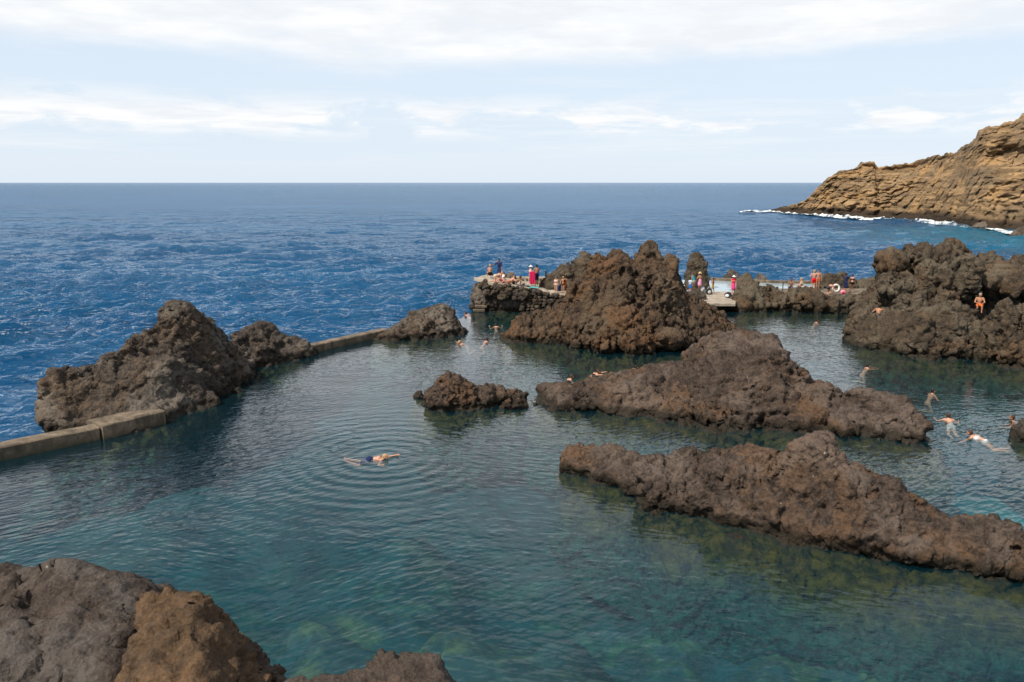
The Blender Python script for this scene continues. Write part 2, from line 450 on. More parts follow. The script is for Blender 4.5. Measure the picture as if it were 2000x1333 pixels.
def build_seabed():
    xs = np.concatenate([[-900, -400, -200, -100], np.arange(-62, 62, 0.45), [100, 200, 400, 900]]); ys = np.concatenate([np.arange(2, 76, 0.45), [85, 100, 140, 220, 400, 900]])
    X, Y = np.meshgrid(xs, ys)
    p = np.stack([X.ravel(), Y.ravel(), 0 * X.ravel()], 1)
    Z = -3.4 + 1.0 * fbm(p * 0.11, 3) + 0.45 * fbm(p * 0.4 + 5, 3)
    def bump(px, py, r, h):
        w = at(px, py); d2 = (p[:, 0] - w.x) ** 2 + (p[:, 1] - w.y) ** 2
        return h * np.exp(-d2 / (r * r))
    f1, f2 = worley(np.stack([p[:, 0] * 0.55, p[:, 1] * 0.55, 0 * p[:, 0] + 3.3], 1))
    near = np.clip((24 - p[:, 1]) / 6, 0, 1)
    Z += near * 1.5 * np.clip(0.62 - f1 + 0.12 * fbm(p * 1.1, 3), 0, 1) * 1.5                 # boulders under the near water
    for a in ((1900, 960, 6.5, 0.6), (790, 985, 1.6, 1.9), (620, 1230, 4, 1.0), (900, 1290, 4, 1.1), (1250, 735, 6, 1.2), (1700, 1180, 5, 0.8), (1090, 1210, 2.2, 1.2), (1400, 860, 3, 1.2), (1950, 730, 5, 1.5)):
        Z += bump(*a)
    Z = np.minimum(Z, -1.25 + 0.18 * (Z + 1.25))
    Z = np.where(p[:, 1] > 74, -4.0, Z)
    P = np.stack([X, Y, Z.reshape(X.shape)], -1)
    m, t = new_mat('seabed')
    q = t.node('ShaderNodeNewGeometry').outputs['Position']
    n1 = t.noise(q, 0.7, 6, 0.65, 0.3); n2 = t.noise(q, 1.3, 6, 0.65)
    c = t.mix(t.ramp(n2, 0.35, 0.65), (0.010, 0.032, 0.037, 1), (0.027, 0.072, 0.08, 1))  # blue-teal of light scattered in deep water, put into the bed colour
    ny = t.node('ShaderNodeSeparateXYZ', {0: q}).outputs[1]
    c = t.mix(t.math('MULTIPLY', t.ramp(n1, 0.46, 0.62), t.ramp(ny, 30, 16, 0.05, 0.6)), c, t.mix(t.ramp(n2, 0.4, 0.7), (0.07, 0.075, 0.02, 1), (0.22, 0.21, 0.07, 1)))
    sand = t.node('ShaderNodeVectorMath', {0: q, 1: (at(1930, 960).x, at(1930, 960).y, -2)}, operation='DISTANCE').outputs['Value']
    c = t.mix(t.ramp(t.math('ADD', sand, t.math('MULTIPLY', n1, 6.0)), 13.0, 6.0), c, (0.16, 0.30, 0.30, 1))
    b = t.node('ShaderNodeBsdfPrincipled'); t.set(b.inputs['Base Color'], c); b.inputs['Roughness'].default_value = 0.95
    finish(t, b)
    tag(link('seabed', grid_mesh('seabed', P), m), kind='structure', label='weedy rock and sand floor of the pool')

build_water()
build_seabed()
# ------------------------------------------------------------------ rocks
def resample(cols, step):
    """cols: (px, top row, base row, half depth) -> dense columns, linear between the given ones"""
    c = np.array(cols, float); out = []
    for a, b in zip(c[:-1], c[1:]):
        A, B = at(a[0], a[2]), at(b[0], b[2])
        A2, B2 = at_depth(a[0], a[1], A.y + a[3]), at_depth(b[0], b[1], B.y + b[3])
        n = max(1, int(math.ceil(max((A - B).length, (A2 - B2).length) / step)))
        for k in range(n): out.append(a + (b - a) * k / n)
    out.append(c[-1])
    return out
def loft(verts, faces, cols, q=0.6, back=1.0, step=0.25, flare=1.35, bottom=-4.2, under=0.28, qb=0.55):
    dense = resample(cols, step)
    rings = []
    for px, yt, yb, th in dense:
        f = at(px, yb); R = at_depth(px, yt, f.y + th)
        zr = max(R.z, 0.05)
        ring = [Vector((f.x, f.y - flare * 2.2, bottom)), Vector((f.x, f.y - flare * 1.3, -1.15)), Vector((f.x, f.y - flare * 0.45, -0.42)), Vector((f.x, f.y + min(under, th * .4), -0.05)), Vector((f.x, f.y + min(under, th * .4) * .7, min(.22, zr * .3)))]
        for s in (0.08, 0.2, 0.35, 0.5, 0.65, 0.8, 0.92, 1.0):
            ring.append(Vector((f.x + (R.x - f.x) * s, f.y + th * s, zr * s ** q)))
        bw = th * back
        for s in (0.12, 0.3, 0.5, 0.7, 0.88, 1.0):
            ring.append(Vector((R.x, R.y + bw * s, zr * (1 - s) ** qb)))
        ring.append(Vector((R.x, R.y + bw + flare, -1.2)))
        ring.append(Vector((R.x, R.y + bw + flare * 1.6, bottom)))
        rings.append(ring)
    o = len(verts); m = len(rings[0])
    for r in rings: verts.extend(r)
    for i in range(len(rings) - 1):
        for j in range(m):
            j2 = (j + 1) % m
            faces.append((o + i * m + j, o + (i + 1) * m + j, o + (i + 1) * m + j2, o + i * m + j2))
    faces.append(tuple(o + j for j in range(m)))
    e = o + (len(rings) - 1) * m
    faces.append(tuple(e + m - 1 - j for j in range(m)))
_ICO = None
def lump(verts, faces, c, r):
    """an egg-shaped boulder; r = (rx, ry, rz) or a number"""
    global _ICO
    if _ICO is None:
        bm = bmesh.new(); bmesh.ops.create_icosphere(bm, subdivisions=3, radius=1.0)
        _ICO = ([v.co.copy() for v in bm.verts], [[v.index for v in f.verts] for f in bm.faces]); bm.free()
    if not hasattr(r, '__len__'): r = (r, r, r)
    o = len(verts)
    for v in _ICO[0]: verts.append(Vector((c[0] + v.x * r[0], c[1] + v.y * r[1], c[2] + v.z * r[2])))
    for f in _ICO[1]: faces.append([o + i for i in f])

def craggy(me, seed, warp=0.3, wf=0.6, big=0.28, bs=1.1, small=0.1, ss=3.2, fine=0.035, fs=9.0, stretch=1.0, crack=0.6, cw=0.035):
    """lava relief: warp, boulder-and-crack cells at two sizes, fine grit; all real displacement"""
    off = np.array([seed * 13.7, seed * 5.1, seed * 7.9])
    co = get_co(me); sc = np.array([1, 1, stretch])
    w = np.stack([fbm((co + off) * wf + k * 31.0, 3) for k in range(3)], 1)
    co = co + w * warp * np.array([1, 1, 0.7]); set_co(me, co)
    no = get_no(me)
    q = (co + off) * sc + 0.25 * w
    zone = np.clip(0.5 + 1.1 * gnoise(q * 0.42 / bs + 40), 0.0, 1.0)          # 0 smooth slab, 1 craggy
    d = big * (0.7 * facets(q / bs, no) + 0.95 * ridged(q * 0.5 / bs + 3, 4, 0.6) + 0.6 * gnoise(q * 0.33 / bs + 70) - 0.42)
    d -= big * crack * np.exp(-np.abs(gnoise(q * 0.62 / bs + 21)) / cw) * (0.4 + 0.6 * zone)
    co = co + no * d[:, None]; set_co(me, co)
    no = get_no(me)
    q = (co + off) * (sc * 0.5 + 0.5) + 0.08 * w
    k = 0.3 + 1.0 * zone
    f1, f2 = worley(q * ss * 0.62 + 5.5)
    pit = np.clip(0.48 - f1, 0, 1) * 2.4
    d = -small * 1.5 * pit * (0.35 + 0.9 * zone) + small * k * (1.15 * facets(q * ss / 1.6, no) + 0.6 * ridged(q * ss * 0.8, 4, 0.6) - 0.2)
    co = co + no * d[:, None]; set_co(me, co)
    no = get_no(me)
    f1, f2 = worley(q * fs * 0.42 + 1.5)
    d = -fine * 2.2 * np.clip(0.48 - f1, 0, 1) * 2.0 * (0.3 + zone) + fine * (0.45 + 0.75 * zone) * (1.1 * facets(q * fs * 0.7, no) + 1.0 * fbm(q * fs, 3, 0.65))
    co = co + no * d[:, None]; set_co(me, co)
    me.polygons.foreach_set('use_smooth', np.ones(len(me.polygons), bool))

ROCK_TRIS = 0
def rock(name, label, mat, profiles, voxel, seed, lumps=(), cat='rock', group=None, rel=None, cut=-3.2, **lo):
    global ROCK_TRIS
    v, f = [], []
    for pr in profiles:
        kw = dict(lo)
        if isinstance(pr, tuple) and isinstance(pr[1], dict): pr, kw2 = pr; kw.update(kw2)
        loft(v, f, pr, step=max(voxel * 2.5, 0.12), **kw)
    for (px, py, y, r) in lumps: lump(v, f, at_depth(px, py, y), r)
    me = pymesh(name, v, f)
    bm = bmesh.new(); bm.from_mesh(me); bmesh.ops.recalc_face_normals(bm, faces=bm.faces); bm.to_mesh(me); bm.free()
    me = remesh(me, voxel)
    # nothing deep below the water is needed
    bm = bmesh.new(); bm.from_mesh(me)
    bmesh.ops.delete(bm, geom=[x for x in bm.verts if x.co.z < cut], context='VERTS'); bm.to_mesh(me); bm.free()
    craggy(me, seed, **(rel or {}))
    me.name = name; me.materials.clear()
    # origin at the foot of the rock
    co = get_co(me); c = Vector(((co[:, 0].min() + co[:, 0].max()) / 2, (co[:, 1].min() + co[:, 1].max()) / 2, 0))
    set_co(me, co - np.array(c))
    o = link(name, me, mat); o.location = c
    ROCK_TRIS += 2 * len(me.polygons)
    return tag(o, label, cat, group)

G = 'lava rocks rising from the pool'
rock('lava_rock', 'big dark rock with one tall peak behind the concrete block, at left', ROCK_GREY, [[
    (84, 850, 852, .4), (87, 790, 851, 1.2), (95, 738, 850, 1.8), (125, 719, 849, 2.2), (150, 727, 848, 2.4), (172, 727, 846, 2.6), (200, 706, 843, 2.9),
    (215, 692, 841, 3.1), (270, 666, 833, 3.5), (300, 641, 828, 3.8), (335, 614, 818, 4.0), (345, 604, 814, 4.1), (370, 607, 804, 4.0), (395, 624, 792, 3.6),
    (420, 645, 778, 3.0), (450, 672, 760, 2.2), (476, 702, 745, 1.2), (484, 728, 738, .3)]], 0.075, 1, group=G, q=0.85, flare=1.8,
    lumps=[(430, 775, 38.2, (1.3, .7, .5)), (380, 800, 35.6, (1.2, .7, .45)), (345, 625, 38.3, (.7, .8, .8))],
    rel=dict(warp=.3, big=.2, bs=1.3, small=.09))
rock('lava_rock', 'low double-humped rock where the far concrete wall begins', ROCK_GREY, [[
    (438, 700, 735, .6), (446, 660, 728, 1.5), (480, 643, 722, 2.2), (520, 637, 716, 2.4), (535, 641, 714, 2.3), (552, 657, 710, 2.0), (580, 665, 704, 1.7), (600, 674, 697, 1.2), (615, 688, 690, .3)]],
    0.085, 2, group=G, q=0.6, rel=dict(warp=.25, big=.2, bs=1.5, small=.09))
rock('lava_rock', 'flat-topped grey rock at the far end of the sea wall', ROCK_GREY, [[
    (736, 660, 664, .3), (760, 646, 665, 1.2), (790, 632, 665, 1.8), (806, 613, 664, 2.2), (822, 604, 663, 2.4), (850, 605, 661, 2.4), (880, 608, 658, 2.2), (892, 620, 656, 1.6), (898, 640, 654, 1.0), (909, 652, 653, .2)]],
    0.09, 3, group=G, q=0.5, rel=dict(warp=.25, big=.22, bs=1.3, small=.1))
rock('lava_rock', 'small pointed rock with a row of knobs, alone in the middle of the pool', ROCK_BROWN, [[
    (826, 788, 792, .2), (838, 762, 803, .8), (858, 737, 806, 1.2), (872, 724, 807, 1.4), (890, 729, 806, 1.4), (905, 742, 805, 1.2), (925, 752, 802, 1.1), (945, 762, 799, .9), (952, 750, 797, .8),
    (961, 753, 795, .8), (969, 764, 793, .7), (980, 755, 791, .7), (990, 764, 789, .6), (1003, 762, 788, .6), (1016, 768, 786, .5), (1029, 778, 783, .2)]],
    0.055, 4, group=G, q=0.6, flare=.9, rel=dict(warp=.16, big=.13, bs=.7, small=.07, ss=4.5))
rock('lava_rock', 'tiny round rock just left of the small pointed rock', ROCK_BROWN, [[
    (806, 775, 778, .15), (812, 765, 780, .35), (822, 763, 781, .4), (831, 774, 780, .15)]], 0.05, 5, group=G, flare=.3, rel=dict(warp=.08, big=.06, bs=.5, small=.04))
rock('lava_rock', 'twin round boulders at the right foot of the small pointed rock', ROCK_BROWN, [[
    (978, 795, 798, .15), (985, 780, 802, .4), (996, 778, 803, .45), (1002, 785, 802, .4), (1010, 776, 802, .45), (1022, 779, 800, .4), (1030, 792, 796, .15)]], 0.05, 6, group=G, flare=.3, rel=dict(warp=.08, big=.08, bs=.6, small=.04))
rock('lava_rock', 'long brown rock ridge with a high shoulder, across the middle of the pool', ROCK_BROWN, [[
    (1033, 786, 790, .3), (1060, 774, 797, 1.0), (1100, 764, 802, 1.5), (1150, 755, 806, 1.9), (1165, 748, 808, 2.1), (1200, 739, 812, 2.5), (1250, 727, 818, 3.0), (1290, 717, 823, 3.4),
    (1330, 713, 828, 3.8), (1383, 721, 833, 3.8), (1392, 690, 835, 4.9), (1399, 664, 836, 5.2), (1440, 657, 838, 5.5), (1480, 653, 840, 5.4), (1505, 661, 841, 5.0), (1530, 686, 842, 4.2),
    (1560, 716, 843, 3.5), (1590, 741, 845, 2.8), (1620, 766, 848, 2.2), (1640, 777, 850, 2.0), (1680, 769, 854, 2.0), (1720, 767, 858, 2.0), (1750, 778, 861, 1.8), (1775, 795, 863, 1.4), (1800, 822, 864, .9), (1813, 852, 863, .2)]],
    0.075, 7, group=G, q=0.62, rel=dict(warp=.28, big=.24, bs=1.2, small=.1))
rock('lava_rock', 'long low brown rock with a knobbly hump, nearest rock at right', ROCK_BROWN, [[
    (1100, 910, 915, .2), (1108, 882, 922, .6), (1130, 870, 932, .9), (1180, 880, 947, 1.0), (1220, 890, 960, 1.1), (1255, 900, 972, 1.2), (1262, 901, 1000, 1.5), (1310, 905, 1008, 1.6), (1350, 891, 1013, 1.8), (1400, 880, 1022, 2.0), (1440, 875, 1034, 2.1),
    (1490, 882, 1048, 2.1), (1530, 890, 1058, 2.1), (1548, 872, 1063, 2.2), (1580, 860, 1070, 2.2), (1620, 864, 1080, 2.1), (1650, 886, 1087, 1.9), (1665, 917, 1090, 1.7), (1710, 920, 1097, 1.7),
    (1750, 940, 1102, 1.6), (1790, 965, 1106, 1.5), (1820, 1000, 1110, 1.3), (1850, 1016, 1114, 1.2), (1900, 1030, 1124, 1.1), (1960, 1036, 1135, 1.1), (2000, 1040, 1142, 1.1), (2150, 1070, 1166, 1.1), (2240, 1150, 1182, .3)]],
    0.056, 8, group=G, q=0.55, flare=1.35, lumps=[(1590, 885, 23.0, (.65, .6, .6)), (1590, 975, 21.9, (.7, .5, .6)), (1430, 935, 23.4, (.9, .6, .5)), (1300, 975, 24.2, (.6, .5, .5)), (1690, 1010, 21.4, (1.0, .5, .5))],
    rel=dict(warp=.2, big=.17, bs=.95, small=.08, ss=3.8))
def spire(pts, row, th=1.0): return ([(p, y, row, th) for p, y in pts], dict(q=.16, qb=.2, flare=.1, under=0))
rock('lava_stack', 'tallest rusty-brown rock stack with several spires, centre of the pool', ROCK_RUST, [
    [(1095, 612, 674, .6), (1108, 588, 678, 2.0), (1118, 566, 681, 3.0), (1140, 536, 684, 3.6), (1158, 516, 686, 4.0), (1190, 508, 688, 4.0), (1216, 510, 689, 4.0), (1235, 518, 689, 4.0), (1244, 528, 689, 4.0), (1253, 512, 689, 4.0),
     (1281, 510, 688, 4.0), (1300, 516, 686, 4.0), (1317, 526, 684, 3.8), (1330, 552, 682, 3.5), (1348, 580, 680, 3.2), (1388, 600, 675, 2.6), (1415, 610, 670, 2.2), (1430, 630, 664, 1.5), (1441, 650, 657, .4)],
    spire([(1245, 560), (1248, 494), (1253, 480), (1262, 473), (1272, 474), (1281, 481), (1289, 500), (1297, 545)], 664, 1.1),
    spire([(1188, 560), (1192, 500), (1202, 488), (1209, 490), (1220, 508), (1232, 520), (1236, 560)], 664, 1.1),
    spire([(1148, 570), (1154, 518), (1160, 505), (1172, 502), (1184, 506), (1187, 560)], 666, 1.0),
    spire([(1299, 560), (1303, 510), (1308, 502), (1316, 508), (1324, 530), (1328, 565)], 666, .9),
    ([(983, 658, 662, .3), (1000, 645, 667, 1.0), (1010, 621, 669, 1.6), (1025, 617, 671, 1.8), (1040, 622, 672, 1.8), (1055, 612, 673, 2.0), (1066, 618, 673, 2.0), (1080, 605, 674, 2.2), (1100, 598, 675, 2.4), (1118, 600, 678, 2.2)], dict(q=.5))],
    0.08, 9, group=G, q=0.72, lumps=[(1150, 600, 50.2, (.8, 1., 1.7)), (1222, 600, 50.0, (.7, .9, 1.9)), (1288, 600, 50.0, (.8, .9, 1.9)), (1240, 672, 47.6, (1.3, .8, .8)), (1175, 672, 47.8, (1.0, .8, .8)), (1300, 665, 47.9, (1.2, .8, .7))],
    rel=dict(warp=.16, big=.22, bs=1.1, small=.16, ss=3.0, fine=.06, stretch=.25, crack=2.6, cw=.06))
rock('lava_rock', 'brown rock with a knob on top, standing on the back of the platform', ROCK_OLIVE, [[
    (1056, 575, 600, .4), (1064, 552, 601, 1.0), (1078, 533, 602, 1.5), (1090, 521, 602, 1.8), (1103, 516, 602, 1.9), (1110, 506, 602, 1.9), (1118, 513, 602, 1.9), (1126, 500, 602, 2.0), (1138, 494, 602, 2.0), (1150, 503, 602, 2.0), (1170, 515, 602, 2.0), (1215, 500, 602, 2.0), (1225, 530, 602, 1.0)]],
    0.1, 10, group=G, q=0.5, rel=dict(warp=.3, big=.28, bs=1.2, small=.12, stretch=.6))
rock('rock_pillar', 'single rounded rock pillar standing against the sea', ROCK_OLIVE, [[
    (1342, 560, 578, .3), (1346, 512, 578, .8), (1351, 494, 578, .9), (1361, 491, 578, .9), (1370, 501, 578, .9), (1376, 520, 578, .9), (1383, 560, 578, .4)]],
    0.1, 11, group=G, q=0.35, qb=.4, flare=.4, rel=dict(warp=.15, big=.1, bs=1.2, small=.09))
rock('lava_rock', 'small grey rock cone on the curb of the back pool', ROCK_GREY, [[
    (1402, 549, 556, .3), (1416, 540, 556, .8), (1428, 525, 556, 1.0), (1437, 530, 556, 1.0), (1446, 547, 556, .3)]], 0.1, 12, group=G, q=0.6, flare=.4, rel=dict(warp=.15, big=.12, bs=1.0, small=.08))
rock('lava_rock', 'smallest dark rock cone behind the back pool', ROCK_GREY, [[
    (1474, 548, 556, .3), (1483, 533, 556, .8), (1491, 538, 556, .7), (1499, 549, 556, .2)]], 0.1, 13, group=G, q=0.6, flare=.4, rel=dict(warp=.1, big=.1, bs=1.0, small=.08))
rock('lava_rock', 'jagged brown rocks behind the man in red trunks', ROCK_OLIVE, [[
    (1598, 560, 583, .4), (1606, 540, 583, 1.2), (1615, 538, 583, 1.3), (1630, 545, 583, 1.3), (1646, 532, 583, 1.5), (1660, 540, 583, 1.4), (1672, 553, 583, 1.2), (1685, 547, 583, 1.2), (1700, 541, 583, 1.2), (1730, 545, 583, .6)]],
    0.1, 14, group=G, q=0.5, rel=dict(warp=.25, big=.2, bs=1.0, small=.12))
rock('lava_rock', 'pointed brown rock beside the woman in red', ROCK_OLIVE, [[
    (1422, 596, 604, .3), (1438, 572, 607, 1.4), (1454, 547, 609, 2.0), (1463, 537, 609, 2.1), (1471, 545, 609, 2.1), (1480, 560, 609, 1.9), (1490, 553, 609, 2.0), (1506, 556, 608, 2.0), (1518, 562, 607, 1.8), (1524, 580, 606, 1.0), (1530, 598, 605, .4)]],
    0.09, 15, group=G, q=0.6, flare=.5, rel=dict(warp=.25, big=.26, bs=1.1, small=.11, stretch=.45))
rock('basalt_columns', 'wall of upright rock columns below the sunbathers at right', ROCK_OLIVE, [[
    (1515, 600, 607, .4), (1528, 588, 610, 1.2), (1534, 571, 611, 1.6), (1545, 569, 611, 1.7), (1560, 569, 612, 1.6), (1575, 568, 612, 1.6), (1600, 568, 612, 1.6), (1612, 576, 613, 1.5), (1640, 579, 613, 1.5), (1680, 574, 613, 1.6), (1700, 566, 612, 1.8), (1720, 560, 611, 1.8), (1735, 580, 611, .8)]],
    0.085, 16, group=G, q=0.25, flare=.4, rel=dict(warp=.12, big=.2, bs=.9, small=.1, stretch=.1, crack=3.4, cw=.09))
rock('lava_rock', 'dark boulder at the left end of the cement slab', ROCK_GREY, [[
    (1335, 598, 604, .4), (1346, 572, 606, 1.0), (1362, 566, 607, 1.2), (1374, 572, 607, 1.0), (1381, 596, 606, .3)]], 0.09, 17, group=G, q=.5, flare=.4, rel=dict(warp=.15, big=.15, bs=1.0, small=.09))
rock('lava_massif', 'large craggy brown rock mass rising at the right edge', ROCK_OLIVE, [
    ([(1658, 666, 669, .3), (1680, 658, 677, 1.0), (1690, 624, 680, 2.2), (1702, 599, 683, 3.2), (1711, 579, 685, 3.8), (1748, 563, 690, 4.0), (1793, 555, 697, 4.2), (1833, 563, 700, 4.0), (1873, 582, 702, 3.6), (1898, 614, 703, 2.6), (1918, 624, 706, 2.4), (1943, 608, 712, 2.6), (1963, 602, 715, 2.6), (1988, 606, 716, 2.6), (2023, 602, 718, 2.6), (2153, 597, 724, 2.6), (2223, 682, 728, .5)], dict(q=.62)),
    ([(1708, 602, 655, .5), (1714, 552, 655, 2.0), (1730, 535, 655, 2.4), (1732, 513, 655, 2.6), (1750, 508, 655, 2.8), (1768, 506, 655, 2.8), (1783, 508, 655, 2.8), (1798, 491, 655, 3.0), (1813, 498, 655, 3.0), (1825, 502, 655, 3.0), (1839, 482, 655, 3.1), (1858, 472, 655, 3.2), (1878, 476, 655, 3.1), (1893, 499, 655, 3.0), (1903, 514, 655, 2.8), (1914, 497, 655, 3.0), (1938, 490, 655, 3.0), (1953, 507, 655, 2.8), (1969, 513, 655, 2.8), (1988, 503, 655, 3.0), (2013, 497, 655, 3.0), (2153, 482, 655, 3.0), (2233, 567, 655, 1.0)], dict(q=.42))],
    0.09, 18, group=G, lumps=[(1853, 512, 53.0, (1.0, 1.1, 1.3)), (1793, 505, 53.3, (.9, .9, .8)), (1738, 520, 52.8, (.9, .9, .9)), (1888, 540, 52.0, (.5, .8, 1.6)), (1820, 545, 51.4, (.8, .8, .9)), (1745, 560, 50.4, (1.2, .9, .8)), (1960, 545, 52.2, (1.3, 1.1, 1.1)), (1985, 560, 51.2, (1., 1., 1.)), (1860, 655, 46.9, (.6, .7, 1.6)), (1800, 660, 47.0, (.8, .7, 1.6)), (1960, 650, 46.0, (.8, .8, 1.8)), (1920, 690, 45.6, (.9, .6, .7)), (1980, 690, 45.2, (1., .7, .9))],
    rel=dict(warp=.24, big=.27, bs=1.3, small=.16, ss=2.8, fine=.055, stretch=.42, crack=2.0, cw=.055))
rock('lava_rock', 'dark rock sliver cut off by the right edge beside a swimmer', ROCK_GREY, [[
    (1990, 858, 862, .2), (1998, 825, 866, .6), (2016, 815, 870, .9), (2060, 815, 874, .9), (2090, 850, 872, .2)]], 0.06, 19, group=G, q=.4, flare=.4, rel=dict(warp=.12, big=.1, bs=.8, small=.06))

# near rocks below the viewpoint: seen from above, so the crest lies well beyond the frame's lower edge
def near_cols(tops, d0, crest):
    return [(px, yt, row_of(d0), crest(px) - d0) for px, yt in tops]
rock('shore_rock', 'broad smooth grey-brown rock in the lower left corner', ROCK_NEAR, [near_cols(
    [(-420, 1150), (-200, 1125), (0, 1121), (60, 1123), (100, 1116), (125, 1112), (150, 1122), (200, 1126), (250, 1134), (275, 1160), (300, 1200), (330, 1290), (350, 1400)], 5.0, lambda p: 12.6 - 0.0012 * p)],
    0.055, 20, cut=-0.6, group='rocks on the near shore', q=.32, back=.35, flare=.3, rel=dict(warp=.22, wf=.8, big=.16, bs=1.1, small=.035, ss=3.4, fine=.012, fs=14))
rock('shore_rock', 'rough orange-brown rock in front of the lower left corner rock', ROCK_ORANGE, [near_cols(
    [(215, 1400), (255, 1250), (280, 1180), (295, 1164), (330, 1158), (384, 1157), (400, 1176), (425, 1215), (455, 1260), (482, 1292), (508, 1335), (540, 1430)], 5.0, lambda p: 11.3 - 0.0025 * (p - 280))],
    0.05, 21, cut=-0.6, group='rocks on the near shore', q=.3, back=.35, flare=.3, rel=dict(warp=.14, wf=1.0, big=.09, bs=.6, small=.05, ss=4.5, fine=.022, fs=12))
rock('shore_rock', 'top of a reddish rough rock cut by the bottom edge', ROCK_NEAR, [near_cols(
    [(500, 1400), (520, 1338), (600, 1334), (690, 1326), (735, 1304), (760, 1289), (800, 1287), (854, 1285), (870, 1308), (895, 1335), (930, 1420)], 5.0, lambda p: 10.6)],
    0.05, 22, cut=-0.6, group='rocks on the near shore', q=.25, back=.3, flare=.3, rel=dict(warp=.12, wf=1.0, big=.08, bs=.6, small=.05, ss=4.5, fine=.02, fs=12))

# ------------------------------------------------------------------ headland
def headland():
    cols = [(1496, 413, 414, 1), (1530, 406, 417, 4), (1560, 400, 420, 7), (1580, 388, 421, 10), (1600, 366, 422, 14), (1615, 351, 423, 17), (1640, 336, 424, 20), (1674, 329, 425, 23), (1681, 320, 425, 24), (1707, 319, 426, 24), (1716, 331, 426, 24),
            (1740, 326, 427, 25), (1790, 318, 430, 26), (1820, 309, 433, 27), (1870, 298, 440, 28), (1886, 285, 443, 28), (1908, 272, 446, 28), (1912, 256, 446, 29), (1932, 250, 448, 30), (1980, 240, 450, 32), (1996, 227, 451, 33), (2050, 200, 454, 36), (2150, 150, 460, 40), (2300, 95, 470, 45), (2500, 60, 480, 45)]
    dense = resample(cols, 0.4)
    svals = np.concatenate([np.linspace(0, 1, 150), 1 + np.linspace(0.03, 1, 24)])
    P = np.zeros((len(dense), len(svals), 3))
    for i, (px, yt, yb, th) in enumerate(dense):
        f = at(px, yb); R = at_depth(px, yt, f.y + th)
        for j, s in enumerate(svals):
            if s <= 1: P[i, j] = (f.x + (R.x - f.x) * s, f.y + th * s, R.z * s ** 0.8)
            else: P[i, j] = (R.x + (s - 1) * 8, R.y + (s - 1) * 30, R.z * (1 - (s - 1)) - 2 * (s - 1))
    shp = P.shape; co = P.reshape(-1, 3)
    n = np.stack([fbm(co * 0.09 + k * 19.0, 4) for k in range(3)], 1)
    # beds dip gently seawards; hard beds stand proud as ledges
    bed = co[:, 2] + 0.17 * (co[:, 0] - 60) + 1.6 * n[:, 0]
    led = gnoise(np.stack([bed * 0.95, co[:, 0] * 0.035, co[:, 1] * 0.05], 1)) + 0.6 * gnoise(np.stack([bed * 2.3, co[:, 0] * 0.08, co[:, 1] * 0.1 + 9], 1))
    f1, f2 = worley(co * np.array([0.2, 0.2, 0.33]) + 0.4 * n)
    out = 0.75 * np.sign(led) * np.abs(led) ** 0.7 * (0.35 + 1.2 * np.clip(n[:, 1] + .5, 0, 1)) + 2.1 * (np.clip((f2 - f1) * 2, 0, 1) - 0.6) + 1.6 * n[:, 2] + 0.75 * ridged(co * 0.42, 5, 0.6)
    # two hollows under the upper cliff
    for px, py, rr, dd in ((1965, 312, 7.5, 6.0), (1930, 268, 4.0, 2.5), (1985, 345, 4, 3)):
        sfr = None
        c = at_depth(px, py, 196.0)
        d2 = ((co[:, 0] - c.x) / rr) ** 2 + ((co[:, 2] - c.z) / (rr * 0.42)) ** 2
        out -= dd * np.exp(-d2 ** 2)
    amp = np.clip(co[:, 2] / 2.0, 0.15, 1)
    face = np.tile((svals <= 1.0) * np.clip((1.02 - svals) * 9, 0.15, 1), len(dense))
    co[:, 1] -= out * amp * face
    co[:, 0] -= 0.35 * out * amp * face
    co[:, 2] += 0.55 * ridged(co * 0.3, 3) * amp * 0.8
    me = grid_mesh('headland', co.reshape(shp), True)
    m, t = new_mat('ochre_tuff')
    p = t.node('ShaderNodeNewGeometry').outputs['Position']
    z = t.node('ShaderNodeSeparateXYZ', {0: p}).outputs[2]
    w = t.noise(p, 0.10, 5, 0.6)
    bedv = t.mapping(p, (0.05, 0.05, 0.85), (0, math.radians(9), 0))
    b1 = t.noise(bedv, 1.0, 6, 0.65, 0.7)
    c = t.mix(t.ramp(b1, 0.36, 0.62), (0.12, 0.08, 0.045, 1), (0.32, 0.215, 0.115, 1))
    c = t.mix(t.ramp(w, 0.46, 0.62, 0, 0.8), c, (0.17, 0.125, 0.08, 1))
    c = t.mix(t.ramp(t.noise(p, 0.35, 6, 0.65), 0.48, 0.64, 0, 0.65), c, (0.085, 0.056, 0.033, 1))
    c = t.mix(t.ramp(t.noise(p, 0.16, 6, 0.6), 0.52, 0.66, 0, 0.5), c, (0.40, 0.24, 0.10, 1))
    # black wave-washed foot
    c = t.mix(t.ramp(t.math('ADD', z, t.math('MULTIPLY', w, 3.0)), 4.6, 3.0), c, (0.045, 0.032, 0.022, 1))
    b = t.node('ShaderNodeBsdfPrincipled'); t.set(b.inputs['Base Color'], c); b.inputs['Roughness'].default_value = 0.95
    b.inputs['Specular IOR Level'].default_value = 0.15
    hh = t.math('ADD', t.noise(p, 0.9, 8, 0.72), t.math('MULTIPLY', b1, 1.2))
    t.set(b.inputs['Normal'], t.node('ShaderNodeBump', {'Height': hh, 'Distance': 0.7, 'Strength': 0.7}))
    finish(t, b)
    tag(link('headland', me, m), kind='structure', label='ochre layered headland sloping down into the sea')
headland()
rock('sea_rock', 'long black rock in the surf at the foot of the headland', ROCK_GREY, [[(1903, 444, 446, .5), (1925, 434, 447, 2), (1950, 425, 447, 3), (1972, 420, 448, 3), (1990, 428, 449, 3), (2040, 422, 450, 3), (2090, 445, 452, .5)]], 0.3, 23, q=.5, rel=dict(warp=.6, wf=.3, big=.5, bs=3, small=.25, ss=1.2))
